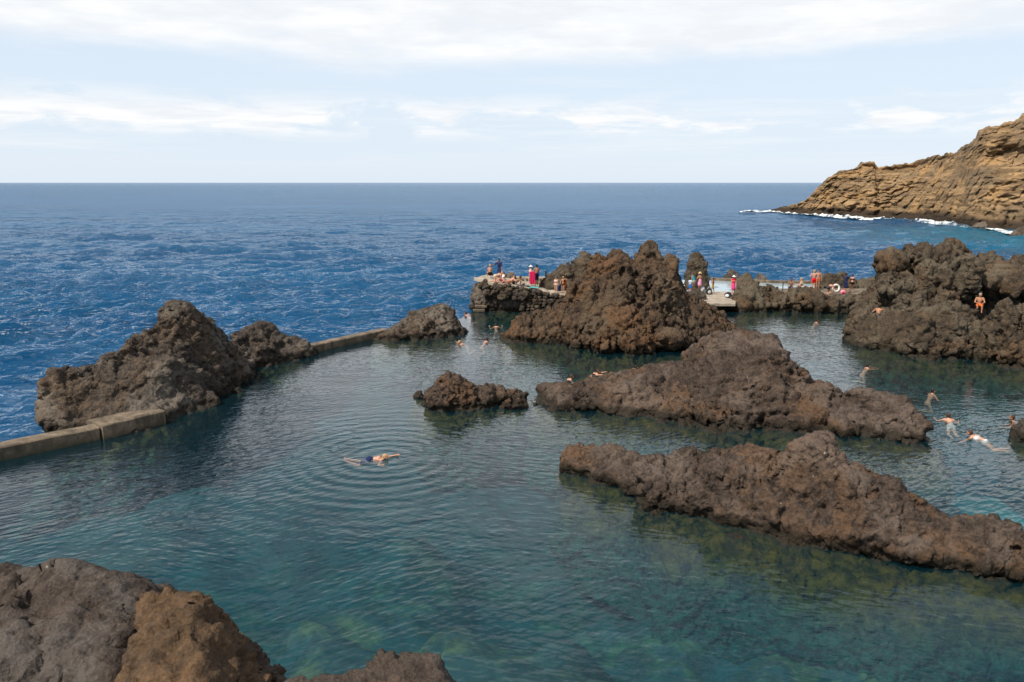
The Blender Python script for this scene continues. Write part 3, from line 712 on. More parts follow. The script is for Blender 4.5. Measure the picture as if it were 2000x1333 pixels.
rock('sea_rock', 'black rock at the right edge with white water round it', ROCK_GREY, [[(1976, 461, 463, .5), (1990, 448, 464, 2), (2020, 440, 465, 2.5), (2060, 450, 465, 1.5), (2080, 462, 465, .5)]], 0.25, 24, q=.5, rel=dict(warp=.5, wf=.3, big=.4, bs=2.5, small=.2, ss=1.2))

# surf: broken white water, a low lumpy sheet with holes
def surf(name, label, pts, w0, w1, hgt, seed, lace=0.5):
    """pts: photo pixels along the shore line; the sheet runs from behind the rock foot to w1 metres in front of it"""
    c = np.array(pts, float); out = []
    for a, b in zip(c[:-1], c[1:]):
        A, B = at(*a[:2]), at(*b[:2]); n = max(2, int((A - B).length / 0.5))
        for k in range(n): out.append(a + (b - a) * k / n)
    vs = np.linspace(0, 1, 26)
    P = np.zeros((len(out), len(vs), 3))
    for i, q in enumerate(out):
        A = at(q[0], q[1]); wd = q[2] if len(q) > 2 else 1.0
        for j, v in enumerate(vs):
            P[i, j] = (A.x - v * 1.5, A.y + w0 - v * (w0 + w1 * wd), 0)
    co = P.reshape(-1, 3); V = np.tile(vs, len(out))
    nz = fbm(co * 0.22 + seed, 4); n2 = np.abs(fbm(co * np.array([.8, .5, 1]) + seed * 3, 3))
    prof = np.exp(-((V - 0.35) / 0.28) ** 2)
    co[:, 2] = 0.10 + prof * hgt * np.clip(0.5 + 0.45 * nz + 0.4 * n2, 0.05, 1.3)
    wid = 0.5 + 0.35 * fbm(np.stack([co[:, 0] * 0.12, co[:, 1] * 0 + seed, co[:, 2] * 0], 1), 3)
    keep_v = (V < np.clip(wid + 0.25 * nz, 0.15, 1.0)).reshape(len(out), len(vs))
    keep = keep_v[:-1, :-1] & keep_v[1:, 1:] & keep_v[:-1, 1:] & keep_v[1:, :-1]
    me = grid_mesh(name, co.reshape(P.shape), True, keep)
    tag(link(name, me, FOAM), label=label, kind='stuff')
def foam_material():
    m, t = new_mat('sea_foam')
    p = t.node('ShaderNodeNewGeometry').outputs['Position']
    n = t.noise(p, 1.2, 6, 0.7, 0.5)
    d = t.node('ShaderNodeBsdfPrincipled'); d.inputs['Roughness'].default_value = 0.9
    t.set(d.inputs['Base Color'], t.mix(t.ramp(n, 0.3, 0.6), (0.5, 0.6, 0.65, 1), (0.78, 0.81, 0.82, 1)))
    t.set(d.inputs['Normal'], t.node('ShaderNodeBump', {'Height': n, 'Distance': 0.4, 'Strength': 0.7}))
    tr = t.node('ShaderNodeBsdfTransparent')
    mx = t.node('ShaderNodeMixShader', {0: t.ramp(t.noise(p, 0.4, 7, 0.7, 0.6), 0.36, 0.54), 1: tr.outputs[0], 2: d.outputs[0]})
    finish(t, mx.outputs[0])
    return m
FOAM = foam_material()
surf('surf_foam', 'white breaking surf along the foot of the headland', [(1448, 417, .9), (1500, 416, .8), (1540, 420, .5), (1600, 424, .6), (1640, 427, 1.5), (1700, 430, 2.0), (1740, 431, 1.2), (1800, 437, 2.0), (1850, 443, 1.6), (1905, 449, 1.3)], 3.5, 12.0, 1.3, 2)
surf('surf_foam', 'white water washing round the black rocks at the right edge', [(1925, 449, 1.2), (1960, 452, 1.8), (1985, 460, 1.4), (2030, 466, 1.2), (2090, 468, 1.0)], 4.0, 7.0, 0.5, 5)
# ------------------------------------------------------------------ concrete walls, platform, walkway
def beam_mesh(name, path, width, top, bottom=-2.5, seg=0.35, wear=0.02, seed=0):
    """a cast wall along ground points; path runs along the pool face, the wall lies to the left of it"""
    pts = [Vector((p[0], p[1], 0)) for p in path]; dense = []
    for a, b in zip(pts[:-1], pts[1:]):
        n = max(1, int((b - a).length / seg))
        dense += [a.lerp(b, k / n) for k in range(n)]
    dense.append(pts[-1])
    V = []; bev = 0.05
    for i, c in enumerate(dense):
        d = (dense[min(i + 1, len(dense) - 1)] - dense[max(i - 1, 0)]).normalized(); nrm = Vector((-d.y, d.x, 0))
        for off, z in ((0, bottom), (0, top * 0.4), (0, top - bev), (bev, top), (width * 0.5, top + 0.01), (width - bev, top), (width, top - bev), (width, bottom)):
            V.append(c + nrm * off + Vector((0, 0, z)))
    m = 8; Fc = []
    for i in range(len(dense) - 1):
        for j in range(m):
            Fc.append((i * m + j, i * m + (j + 1) % m, (i + 1) * m + (j + 1) % m, (i + 1) * m + j))
    Fc.append(tuple(range(m - 1, -1, -1))); e = (len(dense) - 1) * m; Fc.append(tuple(e + j for j in range(m)))
    me = pymesh(name, V, Fc)
    co = get_co(me)
    w = np.stack([fbm(co * 1.3 + seed + k * 7, 3) for k in range(3)], 1) * wear
    set_co(me, co + w)
    bm = bmesh.new(); bm.from_mesh(me); bmesh.ops.recalc_face_normals(bm, faces=bm.faces); bm.to_mesh(me); bm.free()
    return me
def xy(px, py): w = at(px, py); return (w.x, w.y)
w1 = empty('sea_wall', at(100, 880)); tag(w1, 'low concrete wall with a wider block at its end, at the left edge', 'wall', 'concrete walls closing the pool')
def under(name, me, mat, root):
    o = link(name, me, mat, root); set_co(me, get_co(me) - np.array(root.location)); return o
under('wall', beam_mesh('wall', [xy(-330, 968), xy(0, 901), xy(196, 860)], 0.75, 0.55, seed=1), CONCRETE, w1)
under('block', beam_mesh('block', [xy(203, 860), xy(325, 828)], 1.35, 0.62, seed=4), CONCRETE, w1)
w2 = empty('sea_wall', at(680, 680)); tag(w2, 'narrow concrete wall between the double-humped rock and the flat-topped rock', 'wall', 'concrete walls closing the pool')
under('wall', beam_mesh('wall', [xy(596, 694), xy(692, 672), xy(760, 657)], 0.7, 0.5, seed=8), CONCRETE, w2)

def smooth_interp(x, xs, ys): return float(np.interp(x, xs, ys))
PX = [925, 945, 960, 1000, 1040, 1075, 1130]
PZ = [2.6, 2.56, 2.42, 2.2, 1.88, 1.5, 1.42]
PF = [64.6, 63.2, 62.8, 62.5, 62.4, 62.4, 62.0]
def plat_z(px): return smooth_interp(px, PX, PZ)
def plat_front(px): return smooth_interp(px, PX, PF)
def platform():
    us = np.linspace(926, 1132, 70); rows = []
    for u in us:
        yf, z = plat_front(u), plat_z(u); x0 = (u - 1000) / F * (yf / CT) * 1.0
        depth = 5.2 if u > 950 else 5.2 * max(0.15, (u - 926) / 24)
        k = at_depth(u, 600, yf).x / yf
        col = [(k * yf, yf + .3, z - .22), (k * yf, yf, z - .2), (k * yf, yf + .02, z - .06), (k * (yf + .05), yf + .05, z)]
        for v in np.linspace(.3, depth, 9): col.append((k * (yf + .05) + 0.0, yf + v, z + 0.03 * math.sin(u * .3 + v)))
        col += [(k * yf, yf + depth + .05, z - .1), (k * yf, yf + depth, z - .3)]
        rows.append(col)
    me = grid_mesh('platform', np.array(rows), True)
    me.polygons.foreach_set('use_smooth', np.zeros(len(me.polygons), bool))
    tag(link('platform', me, PAVING), kind='structure', label='pale cement sunbathing platform sloping down to the right')
platform()

# loose stones: a few shared shapes
def stone_variants(n=7, sub=2):
    out = []
    for k in range(n):
        bm = bmesh.new(); bmesh.ops.create_icosphere(bm, subdivisions=sub, radius=0.5)
        me = bpy.data.meshes.new('stone'); bm.to_mesh(me); bm.free()
        co = get_co(me); no = co / np.linalg.norm(co, axis=1)[:, None]
        co = co * (1 + 0.30 * facets(co * 2.2 + k * 11.3, no) + 0.12 * fbm(co * 3 + k * 5, 3))[:, None]
        set_co(me, co); me.polygons.foreach_set('use_smooth', np.zeros(len(me.polygons), bool))
        me.materials.append(ROCK_GREY if k % 3 else ROCK_OLIVE); out.append(me)
    return out
STONES = stone_variants()
rnd = random.Random(11)
def stone(parent, pos, size, squash=0.75):
    o = link('stone', rnd.choice(STONES), None, parent)
    o.location = Vector(pos) - parent.location
    o.scale = (size[0], size[1], size[2]); o.rotation_euler = (rnd.uniform(-.25, .25), rnd.uniform(-.25, .25), rnd.uniform(0, 6.28))
    return o
def front_point(px, out=0.0): 
    yf = plat_front(px) - out; return at_depth(px, 600, yf).x, yf
rw = empty('retaining_wall', (front_point(1080)[0], front_point(1080)[1], 0)); tag(rw, 'dry stone wall of dark stones holding up the cement platform', 'wall')
px = 1022
z = 0.05
while z < 2.0:
    u = 1018 + rnd.uniform(0, 6)
    while u < 1128:
        w = rnd.uniform(.28, .55); h = rnd.uniform(.24, .32)
        if z < plat_z(u) - .22:
            x, y = front_point(u, rnd.uniform(.02, .14)); stone(rw, (x, y, z + rnd.uniform(-.03, .03)), (w * 1.08, .5, h * 1.25))
        u += w / 62.4 * F
    z += .25
for u in np.arange(950, 1128, 8.6):                                      # the larger coping stones along the edge
    if u < 1000 and rnd.random() < .35: continue
    s_ = rnd.uniform(.36, .58); x, y = front_point(u + rnd.uniform(-2, 2), rnd.uniform(-.02, .14))
    stone(rw, (x, y, plat_z(u) - rnd.uniform(-.02, .14)), (s_, s_, s_ * .85))
for k in range(34):                                                     # built-in boulders towards the corner
    u = rnd.uniform(938, 1030); x, y = front_point(u, rnd.uniform(.05, .3)); s_ = rnd.uniform(.4, .85)
    stone(rw, (x, y, rnd.uniform(plat_z(u) - 1.0, plat_z(u) - .25)), (s_, s_, s_ * .85))
rock('platform_rock', 'grey-brown natural rock carrying the left corner of the platform', ROCK_GREY, [[
    (921, 600, 606, .3), (926, 566, 607, .6), (936, 553, 608, .8), (960, 558, 609, .7), (985, 563, 610, .7), (1010, 566, 610, .8), (1024, 560, 610, .9), (1038, 571, 610, .8), (1060, 578, 609, .6), (1085, 582, 609, .6), (1125, 583, 608, .6), (1140, 600, 607, .3)]],
    0.085, 31, group=G, q=.3, qb=.2, back=5.0, flare=.5, rel=dict(warp=.12, big=.16, bs=1.0, small=.1, stretch=.7))
rock('lava_rock', 'dark low rock carrying the cement slab', ROCK_GREY, [[
    (1366, 602, 606, .3), (1374, 594, 607, .7), (1400, 595, 607, .8), (1428, 596, 607, .8), (1440, 602, 607, .4)]],
    0.085, 32, group=G, q=.3, qb=.2, back=4.0, flare=.5, rel=dict(warp=.08, big=.1, bs=.8, small=.08))
st = empty('stone_steps', at(941, 606)); tag(st, 'short flight of pale stone steps into the water at the platform corner', 'steps')
for k in range(5):
    bm = bmesh.new(); bmesh.ops.create_cube(bm, size=1.0); bmesh.ops.scale(bm, vec=(0.95, 0.4, 0.24), verts=bm.verts)
    bmesh.ops.bevel(bm, geom=bm.edges[:], offset=.03, segments=1, affect='EDGES')
    me = bpy.data.meshes.new('step'); bm.to_mesh(me); bm.free()
    o = link('step', me, CONCRETE, st); o.location = (0.16 * k - .2, -1.0 + 0.3 * k, 0.12 + 0.3 * k); o.rotation_euler = (0, 0, .15)
pw = empty('parapet', at_depth(1035, 545, 67.2)); pw.location.z = 1.9; tag(pw, 'low dark stone parapet with a pale coping along the seaward side of the platform', 'wall')
cp0, cp1 = at_depth(1003, 543, 67.6), at_depth(1068, 543, 67.2)
me = beam_mesh('coping', [(cp0.x, cp0.y), (cp1.x, cp1.y)], 0.35, 2.36, 2.24, wear=.008)
o = link('coping', me, PAVING, pw); set_co(me, get_co(me) - np.array(pw.location))
for row in range(4):
    for k in range(9):
        q = cp0.lerp(cp1, (k + .3 + .4 * rnd.random()) / 9)
        stone(pw, (q.x, q.y + .12, 2.1 - row * .22), (.42, .4, .3))
for k in range(13):                                                     # rubble heaped beyond the sunbathers
    q = at_depth(rnd.uniform(948, 1008), 545, 67.8 + rnd.uniform(-.3, .6)); s_ = rnd.uniform(.45, .95)
    stone(pw, (q.x, q.y, 2.25 + rnd.uniform(-.15, .2)), (s_, s_, s_ * .8))

# walkway, curb and still pool on the seaward side
def slab(name, label, quads, z, mat, bottom=.55):
    V, Fc = [], []
    for q in quads:
        o = len(V)
        V += [(x, y, bottom) for x, y in q] + [(x, y, z - .04) for x, y in q]
        cx = sum(x for x, y in q) / 4; cy = sum(y for x, y in q) / 4
        V += [(x + (cx - x) * .01, y + (cy - y) * .01, z) for x, y in q]
        for r in (0, 4):
            for j in range(4): Fc.append((o + r + j, o + r + (j + 1) % 4, o + r + 4 + (j + 1) % 4, o + r + 4 + j))
        Fc.append((o + 8, o + 9, o + 10, o + 11))
    me = pymesh(name, V, Fc)
    bm = bmesh.new(); bm.from_mesh(me); bmesh.ops.recalc_face_normals(bm, faces=bm.faces); bm.to_mesh(me); bm.free()
    tag(link(name, me, mat), kind='structure', label=label)
def X(px, y): return at_depth(px, 600, y).x
slab('walkway_slab', 'pale cement slab between the dark boulder and the pointed rock', [[(X(1372, 62.4), 62.4), (X(1436, 62.4), 62.4), (X(1440, 69.3), 69.3), (X(1340, 69.3), 69.3)]], .8, PAVING)
slab('walkway', 'cement walkway behind the rock columns', [[(X(1443, 65.6), 65.6), (X(1740, 65.0), 65.0), (X(1740, 70), 70.0), (X(1443, 69.8), 69.8)]], 1.0, CONCRETE, -1.0)
cb = beam_mesh('curb', [(X(1385, 79.5), 79.5), (X(1440, 78.2), 78.2), (X(1510, 77), 77.0), (X(1610, 76.5), 76.5)], .45, .82, seed=5)
tag(link('pool_curb', cb, CONCRETE), 'thin concrete curb closing the still back pool towards the sea', 'curb')
def still_water():
    m, t = new_mat('still_water')
    p = t.node('ShaderNodeNewGeometry').outputs['Position']
    bp = t.node('ShaderNodeBump', {'Height': t.noise(t.mapping(p, (.6, 1.6, 1), turn=0), 1.0, 3), 'Distance': 0.03})
    b = t.node('ShaderNodeBsdfPrincipled', {'Base Color': (0.3, 0.38, 0.42, 1), 'Roughness': .04, 'IOR': 1.33, 'Normal': bp.outputs[0]})
    finish(t, b)
    return m
me = pymesh('back_pool', [(X(1330, 69), 69.2, .55), (X(1625, 69), 69.2, .55), (X(1625, 76.6), 76.6, .55), (X(1510, 77.2), 77.2, .55), (X(1440, 78.4), 78.4, .55), (X(1370, 79.7), 79.7, .55), (X(1330, 79.7), 79.7, .55)], [(0, 1, 2, 3, 4, 5, 6)])
tag(link('back_pool', me, still_water()), kind='structure', label='still pale pool behind the walkway')

# ------------------------------------------------------------------ people
def cone_cap(V, Fc, a, b, ra, rb, seg=10):
    """tapered capsule from a to b"""
    a, b = Vector(a), Vector(b); d = b - a; L = d.length
    d = d / L if L > 1e-6 else Vector((0, 0, 1)); rot = d.to_track_quat('Z', 'Y').to_matrix()
    prof = [(ra * math.sin(t), -ra * math.cos(t)) for t in (.35, .8, 1.25)] + [(ra, 0)] + [(rb, L)] + [(rb * math.sin(t), L + rb * math.cos(t)) for t in (1.25, .8, .35)]
    o = len(V); V.append(a + rot @ Vector((0, 0, -ra)))
    for r, z in prof:
        for k in range(seg):
            t = 6.28318 * k / seg; V.append(a + rot @ Vector((r * math.cos(t), r * math.sin(t), z)))
    V.append(a + rot @ Vector((0, 0, L + rb))); n = len(prof); e = len(V) - 1
    for k in range(seg):
        k2 = (k + 1) % seg; Fc.append((o, o + 1 + k2, o + 1 + k))
        for r in range(n - 1): Fc.append((o + 1 + r * seg + k, o + 1 + r * seg + k2, o + 1 + (r + 1) * seg + k2, o + 1 + (r + 1) * seg + k))
        Fc.append((o + 1 + (n - 1) * seg + k, o + 1 + (n - 1) * seg + k2, e))
def ball(V, Fc, c, r):
    lump(V, Fc, c, r)
def union(name, V, Fc, voxel):
    me = remesh(pymesh(name, V, Fc), voxel)
    me.polygons.foreach_set('use_smooth', np.ones(len(me.polygons), bool)); me.name = name
    return me
SKIN = {k: plain('skin_' + k, c, .55, .12, 9, .35) for k, c in dict(fair=(.50, .27, .18), tan=(.38, .19, .11), brown=(.22, .105, .06), pink=(.52, .25, .18)).items()}
CLOTH = {}
def cloth(col):
    if col not in CLOTH: CLOTH[col] = plain('cloth_%d' % len(CLOTH), col, .85, .3, 22, .1)
    return CLOTH[col]
HAIR = {k: plain('hair_' + k, c, .6, .45, 40, .3) for k, c in dict(black=(.014, .011, .01), brown=(.06, .03, .017), red=(.11, .04, .02), blond=(.45, .3, .13), grey=(.3, .28, .26)).items()}
EYE = plain('eye_dark', (.02, .015, .012), .3, 0, 5)
LIP = plain('lips', (.38, .12, .1), .5, .1, 5)
def ik(a, t, l1, l2, hint):
    """elbow or knee between a and the target"""
    a, t = Vector(a), Vector(t); d = t - a; L = min(d.length, (l1 + l2) * .999); d.normalize(); t = a + d * L
    x = (l1 * l1 - l2 * l2 + L * L) / (2 * L); h = math.sqrt(max(l1 * l1 - x * x, 0))
    n = Vector(hint) - d * Vector(hint).dot(d)
    n = n.normalized() if n.length > 1e-4 else Vector((1, 0, 0))
    return a + d * x + n * h, t
def person(label, loc, yaw=0, height=1.72, pelvis=(0, 0, .93), lean=(0, 0, 1), feet=None, hands=None, knee=None, elbow=None, look=(0, 1, 0), skin='fair', hair='brown', longhair=False,
           shorts=None, top=None, sleeves=True, skirt=None, bikini=None, hat=None, female=False, group='people at the pool', fat=1.0):
    s = height / 1.72
    root = empty('person', loc, math.radians(yaw)); root.scale = (s, s, s); tag(root, label, 'person', group)
    P = Vector(pelvis); up = Vector(lean).normalized(); right = Vector((1, 0, 0)); fwd = up.cross(right).normalized(); fwd = -fwd if fwd.dot(Vector((0, 1, 0))) < -1e-6 else fwd
    fwd = right.cross(up) * -1
    waist = P + up * .14; chest = P + up * .33; neck = P + up * .52; head = neck + up * .05 + (Vector((0, 0, 1)) * .75 + up * .25).normalized() * .115 + Vector(look).normalized() * .025
    sw = .165 if female else .19
    sh = {k: P + up * .475 + right * k * sw for k in (-1, 1)}; hip = {k: P + right * k * .085 - up * .02 for k in (-1, 1)}
    feet = feet or {-1: (-.1, 0, .06), 1: (.1, .03, .06)}
    hands = hands or {-1: (-.27, .05, .72), 1: (.27, .05, .72)}
    V, Fc = [], []
    f = fat
    cone_cap(V, Fc, P + right * -.05, P + right * .05, .125 * f, .125 * f); cone_cap(V, Fc, P, waist, .135 * f, .115 * f); cone_cap(V, Fc, waist, chest, .118 * f, .13)
    ball(V, Fc, chest + up * .03, (.17, .115, .16)); cone_cap(V, Fc, sh[-1] - right * -.03, sh[1] - right * .03, .07, .07); cone_cap(V, Fc, neck - up * .06, head - Vector((0, 0, .05)), .062, .052)
    if female:
        for k in (-1, 1): ball(V, Fc, chest + right * k * .075 + fwd * .095, .065)
    lk = Vector(look).normalized(); lr = lk.cross(Vector((0, 0, 1))).normalized() if abs(lk.z) < .95 else right; lu = lr.cross(lk)
    ball(V, Fc, head + lu * .02 - lk * .01, (.083, .097, .108)); ball(V, Fc, head - lu * .055 + lk * .025, (.058, .06, .06))
    ball(V, Fc, head + lk * .098 - lu * .012, (.018, .022, .026))
    for k in (-1, 1): ball(V, Fc, head + lr * k * .085 - lu * .01, (.018, .022, .034))
    joints = {}; fing = []
    for k in (-1, 1):
        el, hd = ik(sh[k], hands[k], .28, .25, (elbow or {}).get(k, (k * .6, -.8, -.2)))
        cone_cap(V, Fc, sh[k], el, .054, .042); cone_cap(V, Fc, el, hd, .042, .029)
        hv = (hd - el).normalized(); palm = hd + hv * .05; cone_cap(V, Fc, hd, palm, .03, .034)
        fing.append((palm, hv, k)); joints['el%d' % k] = el
        kn, an = ik(hip[k], feet[k], .43, .42, (knee or {}).get(k, (k * .12, 1, .1)))
        cone_cap(V, Fc, hip[k], kn, .088 * f, .056); cone_cap(V, Fc, kn, kn.lerp(an, .35), .055, .056); cone_cap(V, Fc, kn.lerp(an, .3), an, .056, .037)
        sd = (an - kn).normalized(); tf = fwd if abs(sd.z) > .5 else (sd * .8 + Vector((0, 0, -.3)))
        tf = (tf - sd * tf.dot(sd)).normalized() if abs(sd.z) > .5 else sd
        cone_cap(V, Fc, an - Vector((0, 0, .015)), an + tf * .15 - Vector((0, 0, .03 if abs(sd.z) > .5 else 0)), .04, .028)
        joints['kn%d' % k] = kn; joints['an%d' % k] = an
    body = union('body', V, Fc, .024)
    # five separate fingers on each hand, joined to the body mesh
    V2, F2 = [], []
    for palm, hv, k in fing:
        sd = hv.cross(Vector((0, 1, .3))).normalized(); cu = hv.cross(sd).normalized()
        for j, (off, ln) in enumerate(((-.027, .062), (-.009, .074), (.009, .07), (.026, .055))):
            b0 = palm + sd * off + hv * .02; m_ = b0 + hv * ln * .55; cone_cap(V2, F2, b0, m_, .0095, .009, 5); cone_cap(V2, F2, m_, m_ + (hv + cu * .5).normalized() * ln * .5, .009, .007, 5)
        b0 = palm - sd * .03 - hv * .02; cone_cap(V2, F2, b0, b0 - sd * .03 + hv * .045, .012, .009, 5)
    bm = bmesh.new(); bm.from_mesh(body); extra = pymesh('x', V2, F2, True); bm.from_mesh(extra); bm.to_mesh(body); bm.free(); bpy.data.meshes.remove(extra)
    body.materials.clear(); link('body', body, SKIN[skin], root)
    def eyeball(name, c, r, mat):
        v, q = [], []; lump(v, q, c, r); link(name, pymesh(name, v, q, True), mat, root)
    for k in (-1, 1): eyeball('eye', head + lk * .082 + lr * k * .033 + lu * .012, .013, EYE)
    eyeball('mouth', head + lk * .085 - lu * .058, (.024, .012, .008), LIP)
    def garment(name, parts, col, vox=.025):
        v, q = [], []
        for p in parts:
            if len(p) == 4: cone_cap(v, q, *p)
            else: ball(v, q, *p)
        me = union(name, v, q, vox); me.materials.clear(); link(name, me, cloth(col), root)
    v, q = [], []
    if hair:
        ball(v, q, head + lu * .04 - lk * .025, (.095, .105, .1)); ball(v, q, head - lk * .05 - lu * .01, (.082, .075, .085))
        if longhair: cone_cap(v, q, head - lk * .075, neck - fwd * .1 - up * .12, .07, .045)
        me = union('hair', v, q, .02); co = get_co(me); set_co(me, co + get_no(me) * (.012 * fbm(co * 28, 2))[:, None]); me.materials.clear(); link('hair', me, HAIR[hair], root)
    if shorts:
        g = [(P - right * .05, P + right * .05, .138 * f, .138 * f), (P, waist - up * .03, .148 * f, .13 * f)]
        for k in (-1, 1): g.append((hip[k], hip[k].lerp(joints['kn%d' % k], shorts[1]), .104 * f, .088 * f + .012))
        garment('swim_shorts', g, shorts[0])
    if top:
        g = [(waist - up * .06, waist, .145 * f, .133 * f), (waist, chest, .134 * f, .145), (chest + up * .03, (.185, .13, .165)), (sh[-1] + right * .03, sh[1] - right * .03, .082, .082)]
        if sleeves:
            for k in (-1, 1): g.append((sh[k], sh[k].lerp(joints['el%d' % k], .7), .07, .066))
        garment('shirt', g, top)
    if skirt:
        lo = (joints['kn-1'] + joints['kn1']) / 2
        garment('skirt', [(waist, P, .135 * f, .16 * f), (P, P.lerp(lo, .7), .165 * f, .2 * f)], skirt)
    if bikini:
        garment('bikini_top', [(chest + up * .0 - right * .08, chest - right * -.08, .136, .136)], bikini, .02)
        garment('bikini_bottom', [(P - right * .05, P + right * .05, .134 * f, .134 * f)], bikini, .02)
    if hat:
        bm = bmesh.new(); prof = [(.0, .13), (.06, .125), (.088, .09), (.098, .03), (.17, .012), (.2, -.006), (.2, -.014), (.1, .018)]
        rings = []
        for r, zz in prof: rings.append([bm.verts.new((r * math.cos(6.2832 * k / 18), r * math.sin(6.2832 * k / 18), zz)) if r > 0 else None for k in range(18)])
        tp = bm.verts.new((0, 0, .132))
        for k in range(18):
            bm.faces.new((tp, rings[1][k], rings[1][(k + 1) % 18]))
            for i in range(1, len(prof) - 1): bm.faces.new((rings[i][k], rings[i + 1][k], rings[i + 1][(k + 1) % 18], rings[i][(k + 1) % 18]))
        me = bpy.data.meshes.new('sun_hat'); bm.to_mesh(me); bm.free(); me.polygons.foreach_set('use_smooth', np.ones(len(me.polygons), bool))
        o = link('sun_hat', me, cloth(hat), root); o.location = head + lu * .05
    return root, dict(P=P, chest=chest, neck=neck, head=head, sh=sh)

NAVY, RED, PINK, TEAL, YEL, BLACK, ORG, WHITE = (.02, .03, .09), (.75, .02, .02), (.8, .12, .32), (.02, .3, .42), (.75, .7, .08), (.012, .012, .014), (.85, .16, .02), (.75, .73, .68)
PG, WG, SG = 'people on the platform', 'people by the walkway', 'swimmers in the pool'
def on(px, row, z, out=0): w = at(px, row, z); return (w.x, w.y, z)
def pl(px, v=1.5):
    yf = plat_front(px) + v; return (at_depth(px, 560, yf).x, yf, plat_z(px) + .02)
sit = dict(pelvis=(0, 0, .13), lean=(0, -.1, 1), feet={-1: (-.14, .62, .05), 1: (.14, .6, .05)}, knee={-1: (-.1, .3, 1), 1: (.1, .3, 1)}, hands={-1: (-.22, .42, .4), 1: (.22, .42, .4)})
recline = dict(pelvis=(0, 0, .12), lean=(0, -.8, .6), feet={-1: (-.12, .72, .05), 1: (.12, .6, .05)}, knee={-1: (-.1, .3, 1), 1: (.1, .3, 1)}, hands={-1: (-.3, -.5, .06), 1: (.3, -.5, .06)}, elbow={-1: (-1, -.5, 0), 1: (1, -.5, 0)}, look=(0, .9, .3))
bench = dict(pelvis=(0, 0, .5), lean=(0, .1, 1), feet={-1: (-.13, .45, .06), 1: (.13, .42, .06)}, hands={-1: (-.16, .38, .62), 1: (.16, .38, .62)})
bench.update(knee={-1: (-.1, 1, .3), 1: (.1, 1, .3)})
person('woman in a black swimsuit sitting with her back to us at the platform corner', (lambda q: (q[0], q[1], q[2] + .1))(pl(957, 2.6)), yaw=10, **{**sit, 'pelvis': (0, 0, .3)}, hair='blond', shorts=(BLACK, .12), female=True, fat=1.15, skin='fair', group=PG)
person('man in a navy T-shirt standing among the sunbathers, arm stretched out', pl(975, 2.4), yaw=150, height=1.78, skin='brown', hair='black', top=NAVY, shorts=((.03, .05, .13), .75), hands={-1: (-.26, .08, .75), 1: (.55, .3, 1.2)}, group=PG)
person('person bending forward on all fours next to the seated woman', pl(967, 1.0), yaw=-80, pelvis=(0, 0, .48), lean=(0, .95, .25), feet={-1: (-.1, -.42, .06), 1: (.1, -.42, .06)}, knee={-1: (0, .6, -1), 1: (0, .6, -1)}, hands={-1: (-.17, .5, .06), 1: (.17, .52, .06)}, look=(0, .8, -.6), skin='fair', hair='blond', shorts=((.6, .5, .4), .1), group=PG)
person('sunbather with a white towel sitting low on the platform', pl(982, 1.1), yaw=120, **sit, skin='pink', hair='brown', top=(.75, .72, .72), sleeves=True, shorts=((.55, .1, .14), .5), group=PG)
person('fair sunbather leaning back with knees drawn up', pl(994, 1.1), yaw=100, **recline, skin='fair', hair='brown', shorts=((.4, .1, .06), .2), group=PG)
person('darkly tanned sunbather leaning back at the end of the row', pl(1005, 1.2), yaw=95, **recline, skin='brown', hair='black', shorts=(BLACK, .4), group=PG)
t_, j_ = person('woman in a white sun hat holding a long pink-red towel', pl(1036, 2.6), yaw=-70, height=1.66, skin='fair', hair='blond', female=True, bikini=(.7, .5, .45), hat=WHITE, hands={-1: (-.16, .38, 1.05), 1: (.16, .4, 1.1)}, group=PG)
person('bare-chested man in dark shorts standing with his back to us', pl(1048, 3.2), yaw=20, height=1.8, skin='tan', hair='black', shorts=(NAVY, .8), hands={-1: (-.2, .3, 1.0), 1: (.24, .15, .85)}, group=PG)
person('pale child in a bikini standing on the lower platform', pl(1086, 1.3), yaw=165, height=1.3, skin='fair', hair='brown', female=True, bikini=(.8, .7, .66), group=PG)
person('tanned girl with an orange towel over her shoulder on the lower platform', pl(1100, 1.2), yaw=150, height=1.4, skin='tan', hair='blond', female=True, bikini=BLACK, hands={-1: (-.2, .1, 1.45), 1: (.2, .25, 1.1)}, group=PG)
def draped(name, label, loc, w, h, col, yaw, seed, cat='towel', flat=False):
    n, m = 16, 22; P = np.zeros((m, n, 3))
    for i in range(m):
        for j in range(n):
            u, v = j / (n - 1) - .5, i / (m - 1)
            fold = .035 * math.sin(u * 17 + seed + v * 1.5) * (.3 + v)
            P[i, j] = (u * w * (1 - .12 * v), fold, -v * h) if not flat else (u * w, (v - .5) * h, .02 + .012 * math.sin(u * 9 + seed) * math.cos(v * 7))
    me = grid_mesh(name, P)
    bm = bmesh.new(); bm.from_mesh(me); bmesh.ops.solidify(bm, geom=bm.faces[:], thickness=.012); bm.to_mesh(me); bm.free()
    o = link(name, me, cloth(col)); o.location = loc; o.rotation_euler = (0, 0, math.radians(yaw)); tag(o, label, cat); return o
q = pl(1039.5, 2.35); draped('beach_towel', 'long pink-red towel held up by the woman in the white hat', (q[0], q[1], q[2] + 1.22), .52, 1.05, (.8, .03, .13), 15, 1)
q = pl(1102.5, 1.3); draped('beach_towel', 'bright orange towel carried by the girl on the lower platform', (q[0], q[1] + .1, q[2] + 1.16), .36, .62, (.9, .17, .02), -20, 3)
q = pl(1093, 1.6); draped('beach_towel', 'small blue towel hanging between the two girls', (q[0], q[1] + .1, q[2] + .62), .26, .5, (.03, .1, .3), 5, 4)
q = pl(1038, 1.2); draped('beach_towel', 'teal towel spread at the feet of the hatted woman', (q[0], q[1], q[2] + .02), .7, 1.2, (.1, .42, .4), 80, 2, flat=True)
